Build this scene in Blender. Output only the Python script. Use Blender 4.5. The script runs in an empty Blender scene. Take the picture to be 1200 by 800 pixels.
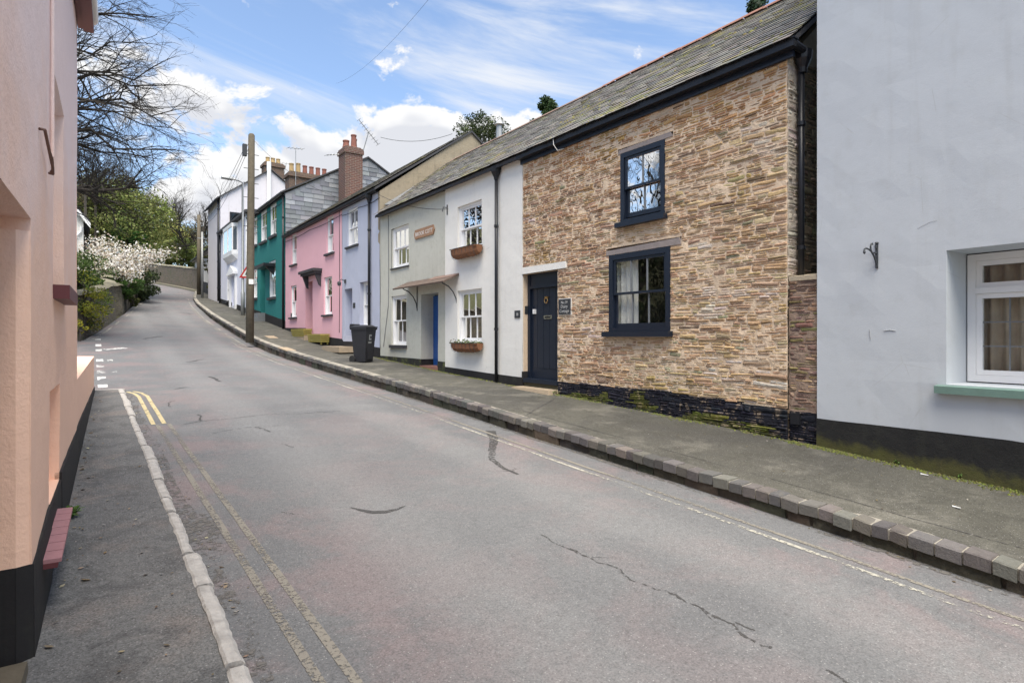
import bpy, bmesh, math, random
from mathutils import Vector, Matrix, noise
rnd = random.Random(7)
sc = bpy.context.scene
# ---------------------------------------------------------------- camera, sky, sun, exposure
F, VX, HY, CZ = 680.0, 103.0, 395.0, 1.68
TH = math.atan((600 - VX) / F); CT = math.cos(TH); ST = math.sin(TH)
cam = bpy.data.objects.new('camera', bpy.data.cameras.new('camera'))
sc.collection.objects.link(cam); sc.camera = cam
cam.location = (0, 0, CZ); cam.rotation_euler = (math.pi / 2, 0, -TH)
cam.data.sensor_width = 36; cam.data.lens = 36 * F / 1200
cam.data.shift_y = -5 / 1200; cam.data.clip_start = .05; cam.data.clip_end = 3000
SUN_AZ, SUN_EL = math.radians(202), math.radians(66)      # compass: 0 = +Y, 90 = +X
SUN_STRENGTH, SKY_STRENGTH, EXPOSURE = 2.0, .07, 1.93
sc.view_settings.view_transform = 'Standard'; sc.view_settings.look = 'None'
sc.view_settings.exposure = EXPOSURE; sc.view_settings.gamma = 1
sc.render.engine = 'CYCLES'; sc.cycles.use_denoising = True
sc.cycles.max_bounces = 5; sc.cycles.transparent_max_bounces = 12
sun = bpy.data.objects.new('sun', bpy.data.lights.new('sun', 'SUN')); sc.collection.objects.link(sun)
sd = Vector((math.sin(SUN_AZ) * math.cos(SUN_EL), math.cos(SUN_AZ) * math.cos(SUN_EL), math.sin(SUN_EL)))
sun.rotation_euler = sd.to_track_quat('Z', 'Y').to_euler(); sun.location = (0, 0, 30)
sun.data.energy = SUN_STRENGTH; sun.data.angle = math.radians(48); sun.data.color = (1, .92, .80)

class NT:
    def __init__(s, tree): s.t = tree; s.n = tree.nodes; s.l = tree.links
    def add(s, typ, **kw):
        n = s.n.new(typ)
        for k, v in kw.items():
            if k.startswith('i_'):
                k = k[2:]; k = int(k) if k.isdigit() else k.replace('_', ' ')
                if hasattr(v, 'links') or isinstance(v, bpy.types.NodeSocket): s.l.new(v, n.inputs[k])
                else: n.inputs[k].default_value = v
            else: setattr(n, k, v)
        return n
    def m(s, op, a, b=None, c=None, clamp=False):
        n = s.n.new('ShaderNodeMath'); n.operation = op; n.use_clamp = clamp
        for i, v in enumerate((a, b, c)):
            if v is None: continue
            if isinstance(v, bpy.types.NodeSocket): s.l.new(v, n.inputs[i])
            else: n.inputs[i].default_value = v
        return n.outputs[0]
    def mix(s, f, a, b, typ='MIX'):
        n = s.n.new('ShaderNodeMix'); n.data_type = 'RGBA'; n.blend_type = typ
        for i, v in ((0, f), (6, a), (7, b)):
            if isinstance(v, bpy.types.NodeSocket): s.l.new(v, n.inputs[i])
            else: n.inputs[i].default_value = (*v, 1) if isinstance(v, tuple) and len(v) == 3 else v
        return n.outputs[2]
    def noise(s, vec, scale, detail=4, rough=.55, dist=0):
        n = s.add('ShaderNodeTexNoise'); s.l.new(vec, n.inputs['Vector'])
        n.inputs['Scale'].default_value = scale; n.inputs['Detail'].default_value = detail
        n.inputs['Roughness'].default_value = rough; n.inputs['Distortion'].default_value = dist
        return n.outputs['Fac']
    def ss(s, x, a, b):
        n = s.n.new('ShaderNodeMapRange'); n.interpolation_type = 'SMOOTHSTEP'
        s.l.new(x, n.inputs[0]); n.inputs[1].default_value = a; n.inputs[2].default_value = b
        return n.outputs[0]
    def scale(s, vec, v):
        n = s.n.new('ShaderNodeVectorMath'); n.operation = 'MULTIPLY'; s.l.new(vec, n.inputs[0]); n.inputs[1].default_value = v
        return n.outputs[0]

def build_world():
    w = bpy.data.worlds.new('World'); sc.world = w; w.use_nodes = True
    w.node_tree.nodes.clear(); N = NT(w.node_tree)
    sky = N.add('ShaderNodeTexSky', sky_type='NISHITA', sun_disc=False)
    sky.sun_elevation = SUN_EL; sky.sun_rotation = SUN_AZ; sky.air_density = 1.0; sky.dust_density = .6; sky.ozone_density = 1.6
    d = N.add('ShaderNodeTexCoord').outputs['Generated']
    xyz = N.add('ShaderNodeSeparateXYZ', i_0=d)
    az = N.m('ARCTAN2', xyz.outputs[0], xyz.outputs[1]); el = N.m('ARCSINE', xyz.outputs[2])
    # cumulus banks low over the street (azimuth, elevation, half widths in radians), loose ones all round
    acc = N.m('MULTIPLY', N.ss(N.m('ABSOLUTE', N.m('SUBTRACT', el, .3)), .22, .05), N.m('MULTIPLY', N.ss(N.m('ABSOLUTE', N.m('SUBTRACT', az, .3)), .6, 1.0), .28))
    for a0, e0, sa, se, k in ((.085, .345, .085, .06, .36), (.20, .29, .13, .055, .36), (.33, .25, .10, .05, .25), (.53, .285, .17, .085, .62), (.68, .275, .14, .05, .42), (.36, .20, .3, .06, .36), (.06, .20, .2, .03, .16)):
        x = N.m('MULTIPLY', N.m('SUBTRACT', az, a0), 1 / sa); y = N.m('MULTIPLY', N.m('SUBTRACT', el, e0), 1 / se)
        r2 = N.m('ADD', N.m('MULTIPLY', x, x), N.m('MULTIPLY', y, y))
        acc = N.m('ADD', acc, N.m('MULTIPLY', N.m('POWER', 2.718, N.m('MULTIPLY', r2, -.8)), k))
    def density(de, det):
        v = N.add('ShaderNodeCombineXYZ', i_0=az, i_1=N.m('MULTIPLY', N.m('ADD', el, de), 1.5), i_2=.37).outputs[0]
        return N.m('ADD', N.m('ADD', N.m('MULTIPLY', N.noise(v, 8.0, det, .62, .25), 1.7), -.38), acc)
    den = density(0.0, 6); den2 = density(.03, 3)
    cum = N.ss(den, .72, .86)
    shade = N.ss(den2, .78, 1.05)
    # thin high streaks, and a veil added above the view to whiten the light
    v2 = N.add('ShaderNodeCombineXYZ', i_0=N.m('ADD', az, N.m('MULTIPLY', el, .8)), i_1=N.m('ADD', N.m('MULTIPLY', el, 5.5), N.m('MULTIPLY', az, .9)), i_2=.9).outputs[0]
    ci = N.ss(N.noise(v2, 2.1, 7, .6, .5), .42, .74)
    band = N.m('MULTIPLY', N.ss(el, .30, .40), N.ss(el, .62, .5))
    gen = N.ss(el, .02, .2)
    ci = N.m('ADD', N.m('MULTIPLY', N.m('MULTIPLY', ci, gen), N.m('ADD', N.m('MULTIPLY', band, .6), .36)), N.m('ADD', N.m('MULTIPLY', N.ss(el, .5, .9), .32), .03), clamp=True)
    skyc = N.mix(1.0, sky.outputs[0], (SKY_STRENGTH * .98, SKY_STRENGTH * .98, SKY_STRENGTH * .98), 'MULTIPLY')
    white = N.mix(shade, (.268, .268, .27), (.205, .21, .225))
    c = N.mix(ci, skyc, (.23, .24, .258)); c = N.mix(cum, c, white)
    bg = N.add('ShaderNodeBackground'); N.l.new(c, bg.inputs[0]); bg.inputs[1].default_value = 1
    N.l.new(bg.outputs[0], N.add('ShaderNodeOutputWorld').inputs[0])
build_world()
sc.world.cycles.sampling_method = 'MANUAL'; sc.world.cycles.sample_map_resolution = 512

# ---------------------------------------------------------------- positions from the photograph (pixels give directions only)
def ray(px, py):
    u = (px - 600) / F; v = (HY - py) / F
    return Vector((u * CT + ST, -u * ST + CT, v))
def lerp(T, s):
    if s <= T[0][0]: return T[0][1]
    for (a, b), (c, d) in zip(T, T[1:]):
        if s <= c: return b + (d - b) * (s - a) / (c - a)
    return T[-1][1]
PT = [(-30,-1.7),(-10,-.55),(0,.06),(1.1,.13),(3.4,.28),(6,.44),(9.5,.68),(12.4,.84),(16.2,1.06),(19.6,1.30),(23,1.6),(26.4,2.02),(33,2.83),(38,3.45),(42,3.92),(50,4.85),(60,6.1),(75,7.9),(110,11.5),(200,18)]
KT = [(-30,.17),(1,.17),(5,.19),(9,.22),(14,.25),(22,.29),(32,.28),(40,.2),(50,.14),(110,.14)]
def sm(T, s, w=1.2): return sum(lerp(T, s + w * k) for k in (-1, -.5, 0, .5, 1)) / 5
def P(s): return sm(PT, s)                  # top of the right kerb
def R(s): return P(s) - sm(KT, s)           # road
def WB(s): return P(s) + lerp([(0,.12),(5,.10),(9,.03),(12,0)], s)   # pavement at the house walls
def PL(s): return R(s) + .055               # left pavement
def gp(px, py, f):
    r = ray(px, py); t = .5
    while t < 160 and CZ + t * r.z > f(t * r.y): t += .02
    return Vector((t * r.x, t * r.y, CZ + t * r.z))
def at_s(px, py, s):
    r = ray(px, py); return Vector((0, 0, CZ)) + r * (s / r.y)
def at_x(px, py, X):
    r = ray(px, py); return Vector((0, 0, CZ)) + r * (X / r.x)

# ---------------------------------------------------------------- mesh helpers
C = sc.collection.objects
OFF = {}
class MB:
    def __init__(s): s.v = []; s.f = []; s.c = []
    def add(s, vs, fs, col=None):
        b = len(s.v); s.v += [tuple(v) for v in vs]
        for f in fs: s.f.append([i + b for i in f]); s.c.append(col)
        return s
    def quad(s, a, b, c, d, col=None): return s.add([a, b, c, d], [(0, 1, 2, 3)], col)
    def hexa(s, p, col=None):      # 8 corners: bottom ring, top ring
        return s.add(p, [(0, 3, 2, 1), (4, 5, 6, 7), (0, 1, 5, 4), (1, 2, 6, 5), (2, 3, 7, 6), (3, 0, 4, 7)], col)
    def box(s, x0, x1, y0, y1, z0, z1, col=None):
        return s.hexa([(x0,y0,z0),(x1,y0,z0),(x1,y1,z0),(x0,y1,z0),(x0,y0,z1),(x1,y0,z1),(x1,y1,z1),(x0,y1,z1)], col)
    def tube(s, pts, rad, n=8, col=None, cap=True):
        pts = [Vector(p) for p in pts]
        if not isinstance(rad, (list, tuple)): rad = [rad] * len(pts)
        up = Vector((0, 0, 1)); rings = []; b0 = len(s.v)
        d0 = (pts[1] - pts[0]).normalized()
        a = d0.cross(up) if abs(d0.z) < .95 else d0.cross(Vector((1, 0, 0)))
        a.normalize()
        for i, p in enumerate(pts):
            d = (pts[min(i + 1, len(pts) - 1)] - pts[max(i - 1, 0)]).normalized()
            a = (a - d * a.dot(d))
            if a.length < 1e-5: a = d.orthogonal()
            a.normalize(); b = d.cross(a)
            for k in range(n):
                t = 2 * math.pi * k / n
                s.v.append(tuple(p + (a * math.cos(t) + b * math.sin(t)) * rad[i]))
        for i in range(len(pts) - 1):
            for k in range(n):
                k2 = (k + 1) % n; q = b0 + i * n
                s.f.append([q + k, q + k2, q + n + k2, q + n + k]); s.c.append(col)
        if cap:
            s.f.append([b0 + k for k in range(n)][::-1]); s.c.append(col)
            s.f.append([b0 + (len(pts) - 1) * n + k for k in range(n)]); s.c.append(col)
        return s
    def cyl(s, p, r0, r1, h, n=12, col=None):
        p = Vector(p); return s.tube([p, p + Vector((0, 0, h))], [r0, r1], n, col)
    def build(s, name, mat, parent=None, smooth=False, loc=None):
        off = OFF.get(parent.name) if parent else (Vector(loc) if loc is not None else Vector((0, 0, 0)))
        me = bpy.data.meshes.new(name)
        me.from_pydata([(v[0] - off.x, v[1] - off.y, v[2] - off.z) for v in s.v], [], s.f)
        if any(c is not None for c in s.c):
            at = me.color_attributes.new('Col', 'FLOAT_COLOR', 'CORNER'); buf = []
            for f, c in zip(s.f, s.c):
                c = c or (.5, .5, .5); buf += [c[0], c[1], c[2], 1.0] * len(f)
            at.data.foreach_set('color', buf)
        me.validate(clean_customdata=False)
        me.materials.append(mat)
        if smooth: me.polygons.foreach_set('use_smooth', [True] * len(me.polygons))
        o = bpy.data.objects.new(name, me); C.link(o)
        if parent: o.parent = parent
        else: o.location = off
        OFF[o.name] = off
        return o
def tag(o, label=None, cat=None, group=None, kind=None):
    if label: o['label'] = label
    if cat: o['category'] = cat
    if group: o['group'] = group
    if kind: o['kind'] = kind
    return o
def thing(name, loc, label, cat, group=None):
    o = bpy.data.objects.new(name, None); C.link(o); o.location = loc; o.empty_display_size = .2
    OFF[o.name] = Vector(loc); return tag(o, label, cat, group)
def pieces(lst, name, mat, parent, limit=300, rest='stuff_name'):
    """lst: (verts, faces, colour, apparent size); the biggest are objects of their own, the rest one mesh."""
    lst = sorted(lst, key=lambda p: -p[3])
    for v, f, c, a in lst[:limit]: MB().add(v, f, c).build(name, mat, parent)
    if len(lst) > limit:
        m = MB()
        for v, f, c, a in lst[limit:]: m.add(v, f, c)
        tag(m.build(rest, mat, parent), kind='stuff')
def n3(x, y, z=0.0): return noise.noise(Vector((x, y, z)))
def vary(c, a, r=rnd):
    k = 1 + r.uniform(-a, a); return tuple(max(0.004, min(.95, x * k * (1 + r.uniform(-a, a) * .25))) for x in c)

class Fr:
    """A facade: s runs along the street, z up, d out of the wall towards the street."""
    def __init__(f, X0, s0=0.0, ang=0.0, side=1):
        f.o = Vector((X0, s0, 0)); f.s0 = s0; f.u = Vector((math.sin(ang), math.cos(ang), 0))
        f.n = Vector((-math.cos(ang), math.sin(ang), 0)) * side; f.side = side
    def __call__(f, s, z, d=0.0):
        p = f.o + f.u * (s - f.s0) + f.n * d; return (p.x, p.y, z)
    def px(f, px, py, d=0.0):
        r = ray(px, py); o = f.o + f.n * d
        t = (Vector((o.x, o.y, 0))).dot(f.n) / Vector((r.x, r.y, 0)).dot(f.n)
        p = r * t; q = Vector((p.x, p.y, 0)) - f.o
        return f.s0 + q.dot(f.u), CZ + p.z
    def box(f, m, s0, s1, z0, z1, d0, d1, col=None):
        g = [f(s0,z0,d0), f(s0,z0,d1), f(s1,z0,d1), f(s1,z0,d0), f(s0,z1,d0), f(s0,z1,d1), f(s1,z1,d1), f(s1,z1,d0)]
        if f.side < 0: g = [g[3], g[2], g[1], g[0], g[7], g[6], g[5], g[4]]
        return m.hexa(g, col)
ROW = Fr(7.0)

# ---------------------------------------------------------------- materials
def new_mat(name):
    m = bpy.data.materials.new(name); m.use_nodes = True; m.node_tree.nodes.clear()
    N = NT(m.node_tree); out = N.add('ShaderNodeOutputMaterial'); p = N.add('ShaderNodeBsdfPrincipled')
    N.l.new(p.outputs[0], out.inputs[0]); pos = N.add('ShaderNodeNewGeometry').outputs['Position']
    return m, N, p, pos, out
def bump(N, p, h, strength, dist=.01):
    b = N.add('ShaderNodeBump'); N.l.new(h, b.inputs['Height']); b.inputs['Strength'].default_value = strength; b.inputs['Distance'].default_value = dist
    N.l.new(b.outputs[0], p.inputs['Normal'])
def simple(name, col, rough=.6, var=.12, vs=6, bs=0, bst=.3, metal=0, spec=.4):
    m, N, p, pos, _ = new_mat(name)
    n = N.noise(pos, vs, 5)
    c = N.mix(n, tuple(x * (1 - var) for x in col), tuple(min(1, x * (1 + var)) for x in col))
    N.l.new(c, p.inputs['Base Color']); p.inputs['Roughness'].default_value = rough; p.inputs['Metallic'].default_value = metal
    p.inputs['Specular IOR Level'].default_value = spec
    if bs: bump(N, p, N.noise(pos, bs, 5), bst)
    return m
def attr(name, rough=.85, var=.35, vs=30, bs=60, bst=.5, bd=.01, spec=.3, vs2=None, soil=None):
    m, N, p, pos, _ = new_mat(name)
    a = N.add('ShaderNodeVertexColor', layer_name='Col').outputs[0]
    n = N.noise(pos, vs, 6, .65)
    g = N.m('ADD', N.m('MULTIPLY', n, var * 2), 1 - var)
    cc = N.add('ShaderNodeCombineColor', i_0=g, i_1=g, i_2=g).outputs[0]
    c = N.mix(1.0, a, cc, 'MULTIPLY')
    if soil: c = N.mix(N.m('MULTIPLY', N.ss(N.noise(pos, soil[1], 7, .7, .4), .5, .72), soil[2]), c, soil[0])
    N.l.new(c, p.inputs['Base Color']); p.inputs['Roughness'].default_value = rough; p.inputs['Specular IOR Level'].default_value = spec
    if bs: bump(N, p, N.noise(pos, bs, 6, .65), bst, bd)
    return m
def stucco(name, col, dirt=(.25, .24, .2), amt=.35, streak=.3, rough=.85, bst=.25, green=0.0, zg=None):
    m, N, p, pos, _ = new_mat(name)
    big = N.noise(pos, .9, 6, .6, .3); mid = N.noise(pos, 5.5, 6, .6)
    st = N.noise(N.scale(pos, (3.5, 3.5, .35)), 2.2, 6, .6)
    c = N.mix(big, tuple(x * .93 for x in col), tuple(min(.95, x * 1.05) for x in col))
    c = N.mix(N.m('MULTIPLY', N.ss(mid, .5, .8), amt * .5), c, dirt)
    c = N.mix(N.m('MULTIPLY', N.ss(st, .52, .82), streak * .6), c, dirt)
    # damp creeping up from the pavement and hairline crazing
    if green:
        c = N.mix(N.m('MULTIPLY', N.m('MULTIPLY', N.ss(N.noise(pos, 2.3, 4, .65), .40, .62), N.ss(N.noise(pos, 11, 7, .75, .6), .42, .62)), green), c, (.15, .17, .055))
    vor = N.add('ShaderNodeTexVoronoi', feature='DISTANCE_TO_EDGE'); N.l.new(pos, vor.inputs['Vector']); vor.inputs['Scale'].default_value = 1.3
    cr = N.m('MULTIPLY', N.m('LESS_THAN', vor.outputs[0], .004), N.ss(N.noise(pos, 1.7, 3), .55, .62))
    c = N.mix(N.m('MULTIPLY', cr, .3), c, dirt)
    N.l.new(c, p.inputs['Base Color']); p.inputs['Roughness'].default_value = rough; p.inputs['Specular IOR Level'].default_value = .25
    h = N.m('ADD', N.m('MULTIPLY', N.noise(pos, 3.0, 5), 2.0), N.m('MULTIPLY', N.noise(pos, 70, 5), .35))
    bump(N, p, h, bst, .02)
    return m
M = {}
M['white'] = stucco('white_render', (.76, .745, .70), streak=.18, amt=.2)
M['grey_render'] = stucco('grey_render', (.53, .525, .46), streak=.45, amt=.35, green=.12)
M['lavender'] = stucco('lavender_paint', (.46, .485, .585), streak=.2, amt=.2)
M['pink'] = stucco('pink_paint', (.76, .44, .49), streak=.22, amt=.15, dirt=(.45, .25, .27))
M['teal'] = stucco('teal_paint', (.025, .18, .172), streak=.1, amt=.1, dirt=(.02, .12, .12))
M['lilac'] = stucco('lilac_white_paint', (.70, .72, .82), streak=.1, amt=.12)
M['gable_white'] = stucco('gable_render', (.66, .64, .68), streak=.35, amt=.3)
M['blue'] = stucco('pale_blue_paint', (.525, .556, .585), streak=.4, amt=.4, dirt=(.37, .375, .355), bst=.13)
M['salmon'] = stucco('salmon_paint', (.83, .52, .42), streak=.2, amt=.15, dirt=(.72, .55, .53), bst=.3)
def salmon():
    m = stucco('salmon_paint', (.95, .61, .45), streak=.2, amt=.15, dirt=(.80, .58, .50), bst=.45); N = NT(m.node_tree); p = [n for n in N.n if n.type == 'BSDF_PRINCIPLED'][0]
    src = p.inputs['Base Color'].links[0].from_socket; pos = N.add('ShaderNodeNewGeometry').outputs['Position']; z = N.add('ShaderNodeSeparateXYZ', i_0=pos).outputs[2]
    f = N.ss(N.m('ADD', z, N.m('MULTIPLY', N.noise(pos, 1.3, 6, .6, .5), 2.4)), 2.7, 4.9)      # old sun-bleached paint higher up
    N.l.new(N.mix(N.m('MULTIPLY', f, .88), src, (.90, .745, .72)), p.inputs['Base Color']); return m
M['salmon'] = salmon(); M['hook'] = simple('rusty_hook', (.16, .09, .07), .8, .3, 20)
M['far_grey'] = stucco('far_render', (.55, .54, .50), streak=.5, amt=.5)
M['dirty'] = stucco('stained_render', (.30, .255, .185), dirt=(.10, .095, .075), streak=.9, amt=.8, bst=.5)
M['plinth'] = stucco('black_plinth', (.022, .021, .022), dirt=(.06, .065, .045), streak=.5, amt=.7, rough=.75)
M['plinth_moss'] = stucco('mossy_plinth', (.028, .028, .026), dirt=(.06, .065, .03), streak=.4, amt=.8, green=.85)
M['navy'] = simple('navy_gloss', (.012, .018, .032), .32, .15, 5)
M['black'] = simple('black_gutter', (.013, .014, .018), .4, .2, 8)
M['white_paint'] = simple('white_gloss', (.80, .80, .80), .4, .05, 9)
M['cream_upvc'] = simple('cream_plastic', (.72, .70, .66), .4, .05)
M['maroon'] = simple('maroon_paint', (.12, .035, .04), .5, .15)
M['blue_door'] = simple('blue_door', (.02, .09, .30), .35, .1)
M['green_sill'] = simple('sage_sill', (.17, .27, .23), .6, .15, 7, 40, .2)
M['slate_sill'] = simple('slate_sill', (.05, .05, .055), .7, .25, 9, 30, .3)
M['wood'] = simple('old_wood', (.115, .098, .07), .9, .45, 9, 40, .4)
M['iron'] = simple('wrought_iron', (.05, .055, .06), .6, .3, 20)
M['brass'] = simple('brass', (.55, .36, .16), .3, .1, metal=1)
M['chrome'] = simple('chrome', (.6, .6, .6), .25, .1, metal=1)
M['bin'] = simple('bin_plastic', (.020, .020, .024), .5, .15, 5, 200, .1)
M['rubber'] = simple('rubber', (.02, .02, .02), .8)
M['coir'] = simple('coir_liner', (.22, .10, .05), .95, .5, 40, 80, .9)
M['yellow_box'] = simple('yellow_paint', (.30, .25, .06), .6, .3, 10)
M['tile_red'] = simple('red_ridge_tile', (.27, .135, .10), .85, .35, 8, 40, .4)
M['ridge_old'] = simple('weathered_ridge', (.22, .15, .12), .9, .35, 6)
M['pot'] = simple('terracotta', (.22, .09, .068), .85, .2, 8)
M['pot_buff'] = simple('buff_pot', (.38, .27, .13), .85, .25, 8)
M['lead'] = simple('lead', (.17, .18, .19), .6, .2, 6)
M['granite'] = simple('kerb_granite', (.37, .355, .335), .9, .5, 14, 45, 1.0)
M['step'] = simple('stone_step', (.34, .27, .19), .9, .3, 12, 40, .6)
M['cope_stone'] = simple('cream_coping', (.55, .46, .33), .9, .2, 9, 40, .5)
M['quarry'] = simple('purple_tile_step', (.34, .17, .18), .6, .2, 15, 60, .2)
M['lintel'] = simple('slate_lintel', (.29, .25, .235), .9, .25, 10, 40, .5)
M['steel'] = simple('galvanised', (.33, .34, .34), .5, .15, metal=.6)
M['sign_red'] = simple('sign_red', (.45, .03, .03), .4, .1)
M['sign_white'] = simple('sign_white', (.75, .75, .73), .4, .1)
M['text'] = simple('white_lettering', (.45, .45, .44), .6, .05)
M['slate_plaque'] = simple('slate_plaque', (.035, .038, .042), .6, .2, 20)
M['sign_orange'] = simple('painted_wood_sign', (.34, .20, .12), .7, .3, 20)
M['wire'] = simple('wire', (.03, .03, .03), .6)
M['room'] = simple('dim_room', (.10, .095, .09), .9, .3, 3)
M['curtain'] = simple('curtain_cloth', (.84, .82, .79), .9, .06, 8)
M['stone'] = attr('rubble_stone', .92, .5, 22, 55, .7, .010, .2, soil=((.60, .46, .325), 7, .6))
M['mortar'] = attr('lime_mortar', .95, .25, 40, 90, .8, .01, .15)
M['slate'] = attr('roof_slate', .62, .3, 18, 50, .4, .006, .45, soil=((.12, .12, .07), 5, .4))
M['hung'] = attr('hung_slate', .6, .25, 14, 50, .3, .006, .45)
M['kerb'] = attr('kerb_sett', .88, .35, 28, 70, .8, .01, .3, soil=((.16, .15, .11), 7, .4))
def leafmat(name, tr=.25):
    m, N, p, pos, out = new_mat(name)
    a = N.add('ShaderNodeVertexColor', layer_name='Col').outputs[0]
    N.l.new(a, p.inputs['Base Color']); p.inputs['Roughness'].default_value = .6; p.inputs['Specular IOR Level'].default_value = .25
    t = N.add('ShaderNodeBsdfTranslucent'); N.l.new(a, t.inputs[0])
    mx = N.add('ShaderNodeMixShader'); mx.inputs[0].default_value = tr
    N.l.new(p.outputs[0], mx.inputs[1]); N.l.new(t.outputs[0], mx.inputs[2]); N.l.new(mx.outputs[0], out.inputs[0])
    return m
M['leaf'] = leafmat('leaf'); M['petal'] = leafmat('petal', .35)
M['bark'] = simple('bark', (.085, .075, .062), .95, .4, 8, 30, .8)
M['twig'] = simple('twig_bark', (.035, .030, .025), .95, .4, 8)
def glassmat(name, ior):
    m, N, p, pos, out = new_mat(name); N.n.remove(p)
    fr = N.add('ShaderNodeFresnel'); fr.inputs[0].default_value = ior
    n = N.noise(pos, 2.4, 2); b = N.add('ShaderNodeBump'); N.l.new(n, b.inputs['Height']); b.inputs['Strength'].default_value = .06; b.inputs['Distance'].default_value = .05
    g = N.add('ShaderNodeBsdfGlossy'); g.inputs['Roughness'].default_value = .01; N.l.new(b.outputs[0], g.inputs['Normal'])
    t = N.add('ShaderNodeBsdfTransparent'); t.inputs[0].default_value = (.86, .88, .87, 1)
    mx = N.add('ShaderNodeMixShader'); N.l.new(fr.outputs[0], mx.inputs[0]); N.l.new(t.outputs[0], mx.inputs[1]); N.l.new(g.outputs[0], mx.inputs[2])
    N.l.new(mx.outputs[0], out.inputs[0]); return m
M['glass'] = glassmat('window_glass', 1.42); M['old_glass'] = glassmat('old_wavy_glass', 1.48)
def brickmat(name, c1, c2, mo, sc_=1.0):
    m, N, p, pos, _ = new_mat(name)
    x = N.add('ShaderNodeSeparateXYZ', i_0=pos)
    v = N.add('ShaderNodeCombineXYZ', i_0=N.m('ADD', x.outputs[0], x.outputs[1]), i_1=x.outputs[2], i_2=0.0).outputs[0]
    b = N.add('ShaderNodeTexBrick'); N.l.new(v, b.inputs['Vector'])
    b.inputs['Color1'].default_value = (*c1, 1); b.inputs['Color2'].default_value = (*c2, 1); b.inputs['Mortar'].default_value = (*mo, 1)
    b.inputs['Scale'].default_value = 1; b.inputs['Brick Width'].default_value = .23 * sc_; b.inputs['Row Height'].default_value = .078 * sc_; b.inputs['Mortar Size'].default_value = .009 * sc_
    n = N.noise(pos, 3.5, 6, .65)
    c = N.mix(N.m('MULTIPLY', N.ss(n, .5, .75), .6), b.outputs[0], (.10, .09, .06))
    N.l.new(c, p.inputs['Base Color']); p.inputs['Roughness'].default_value = .92
    bump(N, p, N.m('ADD', N.m('MULTIPLY', b.outputs[1], -1.0), N.m('MULTIPLY', N.noise(pos, 40, 4), .5)), .6, .012); return m
M['brick'] = brickmat('chimney_brick', (.135, .058, .045), (.09, .045, .04), (.22, .18, .15))
M['brick_old'] = brickmat('weathered_brick', (.155, .088, .06), (.10, .065, .05), (.18, .15, .12))
def rubblemat(name, cs, mo, sc_=5.0, flat=1.9):
    m, N, p, pos, _ = new_mat(name)
    w = N.noise(pos, 6, 4); o = N.add('ShaderNodeVectorMath', operation='MULTIPLY_ADD')
    N.l.new(N.add('ShaderNodeTexNoise', i_Scale=4.0, i_Vector=pos).outputs['Color'], o.inputs[0]); o.inputs[1].default_value = (.16,) * 3; N.l.new(N.scale(pos, (1, 1, flat)), o.inputs[2])
    v = N.add('ShaderNodeTexVoronoi'); N.l.new(o.outputs[0], v.inputs[0]); v.inputs['Scale'].default_value = sc_
    e = N.add('ShaderNodeTexVoronoi', feature='DISTANCE_TO_EDGE'); N.l.new(o.outputs[0], e.inputs[0]); e.inputs['Scale'].default_value = sc_
    r = N.add('ShaderNodeValToRGB'); N.l.new(v.outputs['Color'], r.inputs[0])
    for i, c in enumerate(cs):
        el_ = r.color_ramp.elements[i] if i < 2 else r.color_ramp.elements.new(i / (len(cs) - 1) * .98)
        el_.position = i / (len(cs) - 1); el_.color = (*c, 1)
    c = N.mix(N.ss(e.outputs[0], .09, .02), r.outputs[0], mo)
    c = N.mix(N.m('MULTIPLY', N.ss(N.noise(pos, 1.6, 6, .65), .45, .75), .55), c, (.07, .085, .03))
    N.l.new(c, p.inputs['Base Color']); p.inputs['Roughness'].default_value = .95
    bump(N, p, N.m('ADD', N.ss(e.outputs[0], .0, .16), N.m('MULTIPLY', w, .6)), .9, .03); return m
M['rubble'] = rubblemat('garden_wall_stone', [(.10, .085, .06), (.19, .16, .11), (.14, .12, .095), (.24, .20, .15)], (.15, .135, .10))
M['rubble_far'] = rubblemat('far_wall_stone', [(.09, .075, .055), (.15, .12, .09), (.11, .10, .08), (.19, .13, .11)], (.13, .115, .085), 4)

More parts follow.
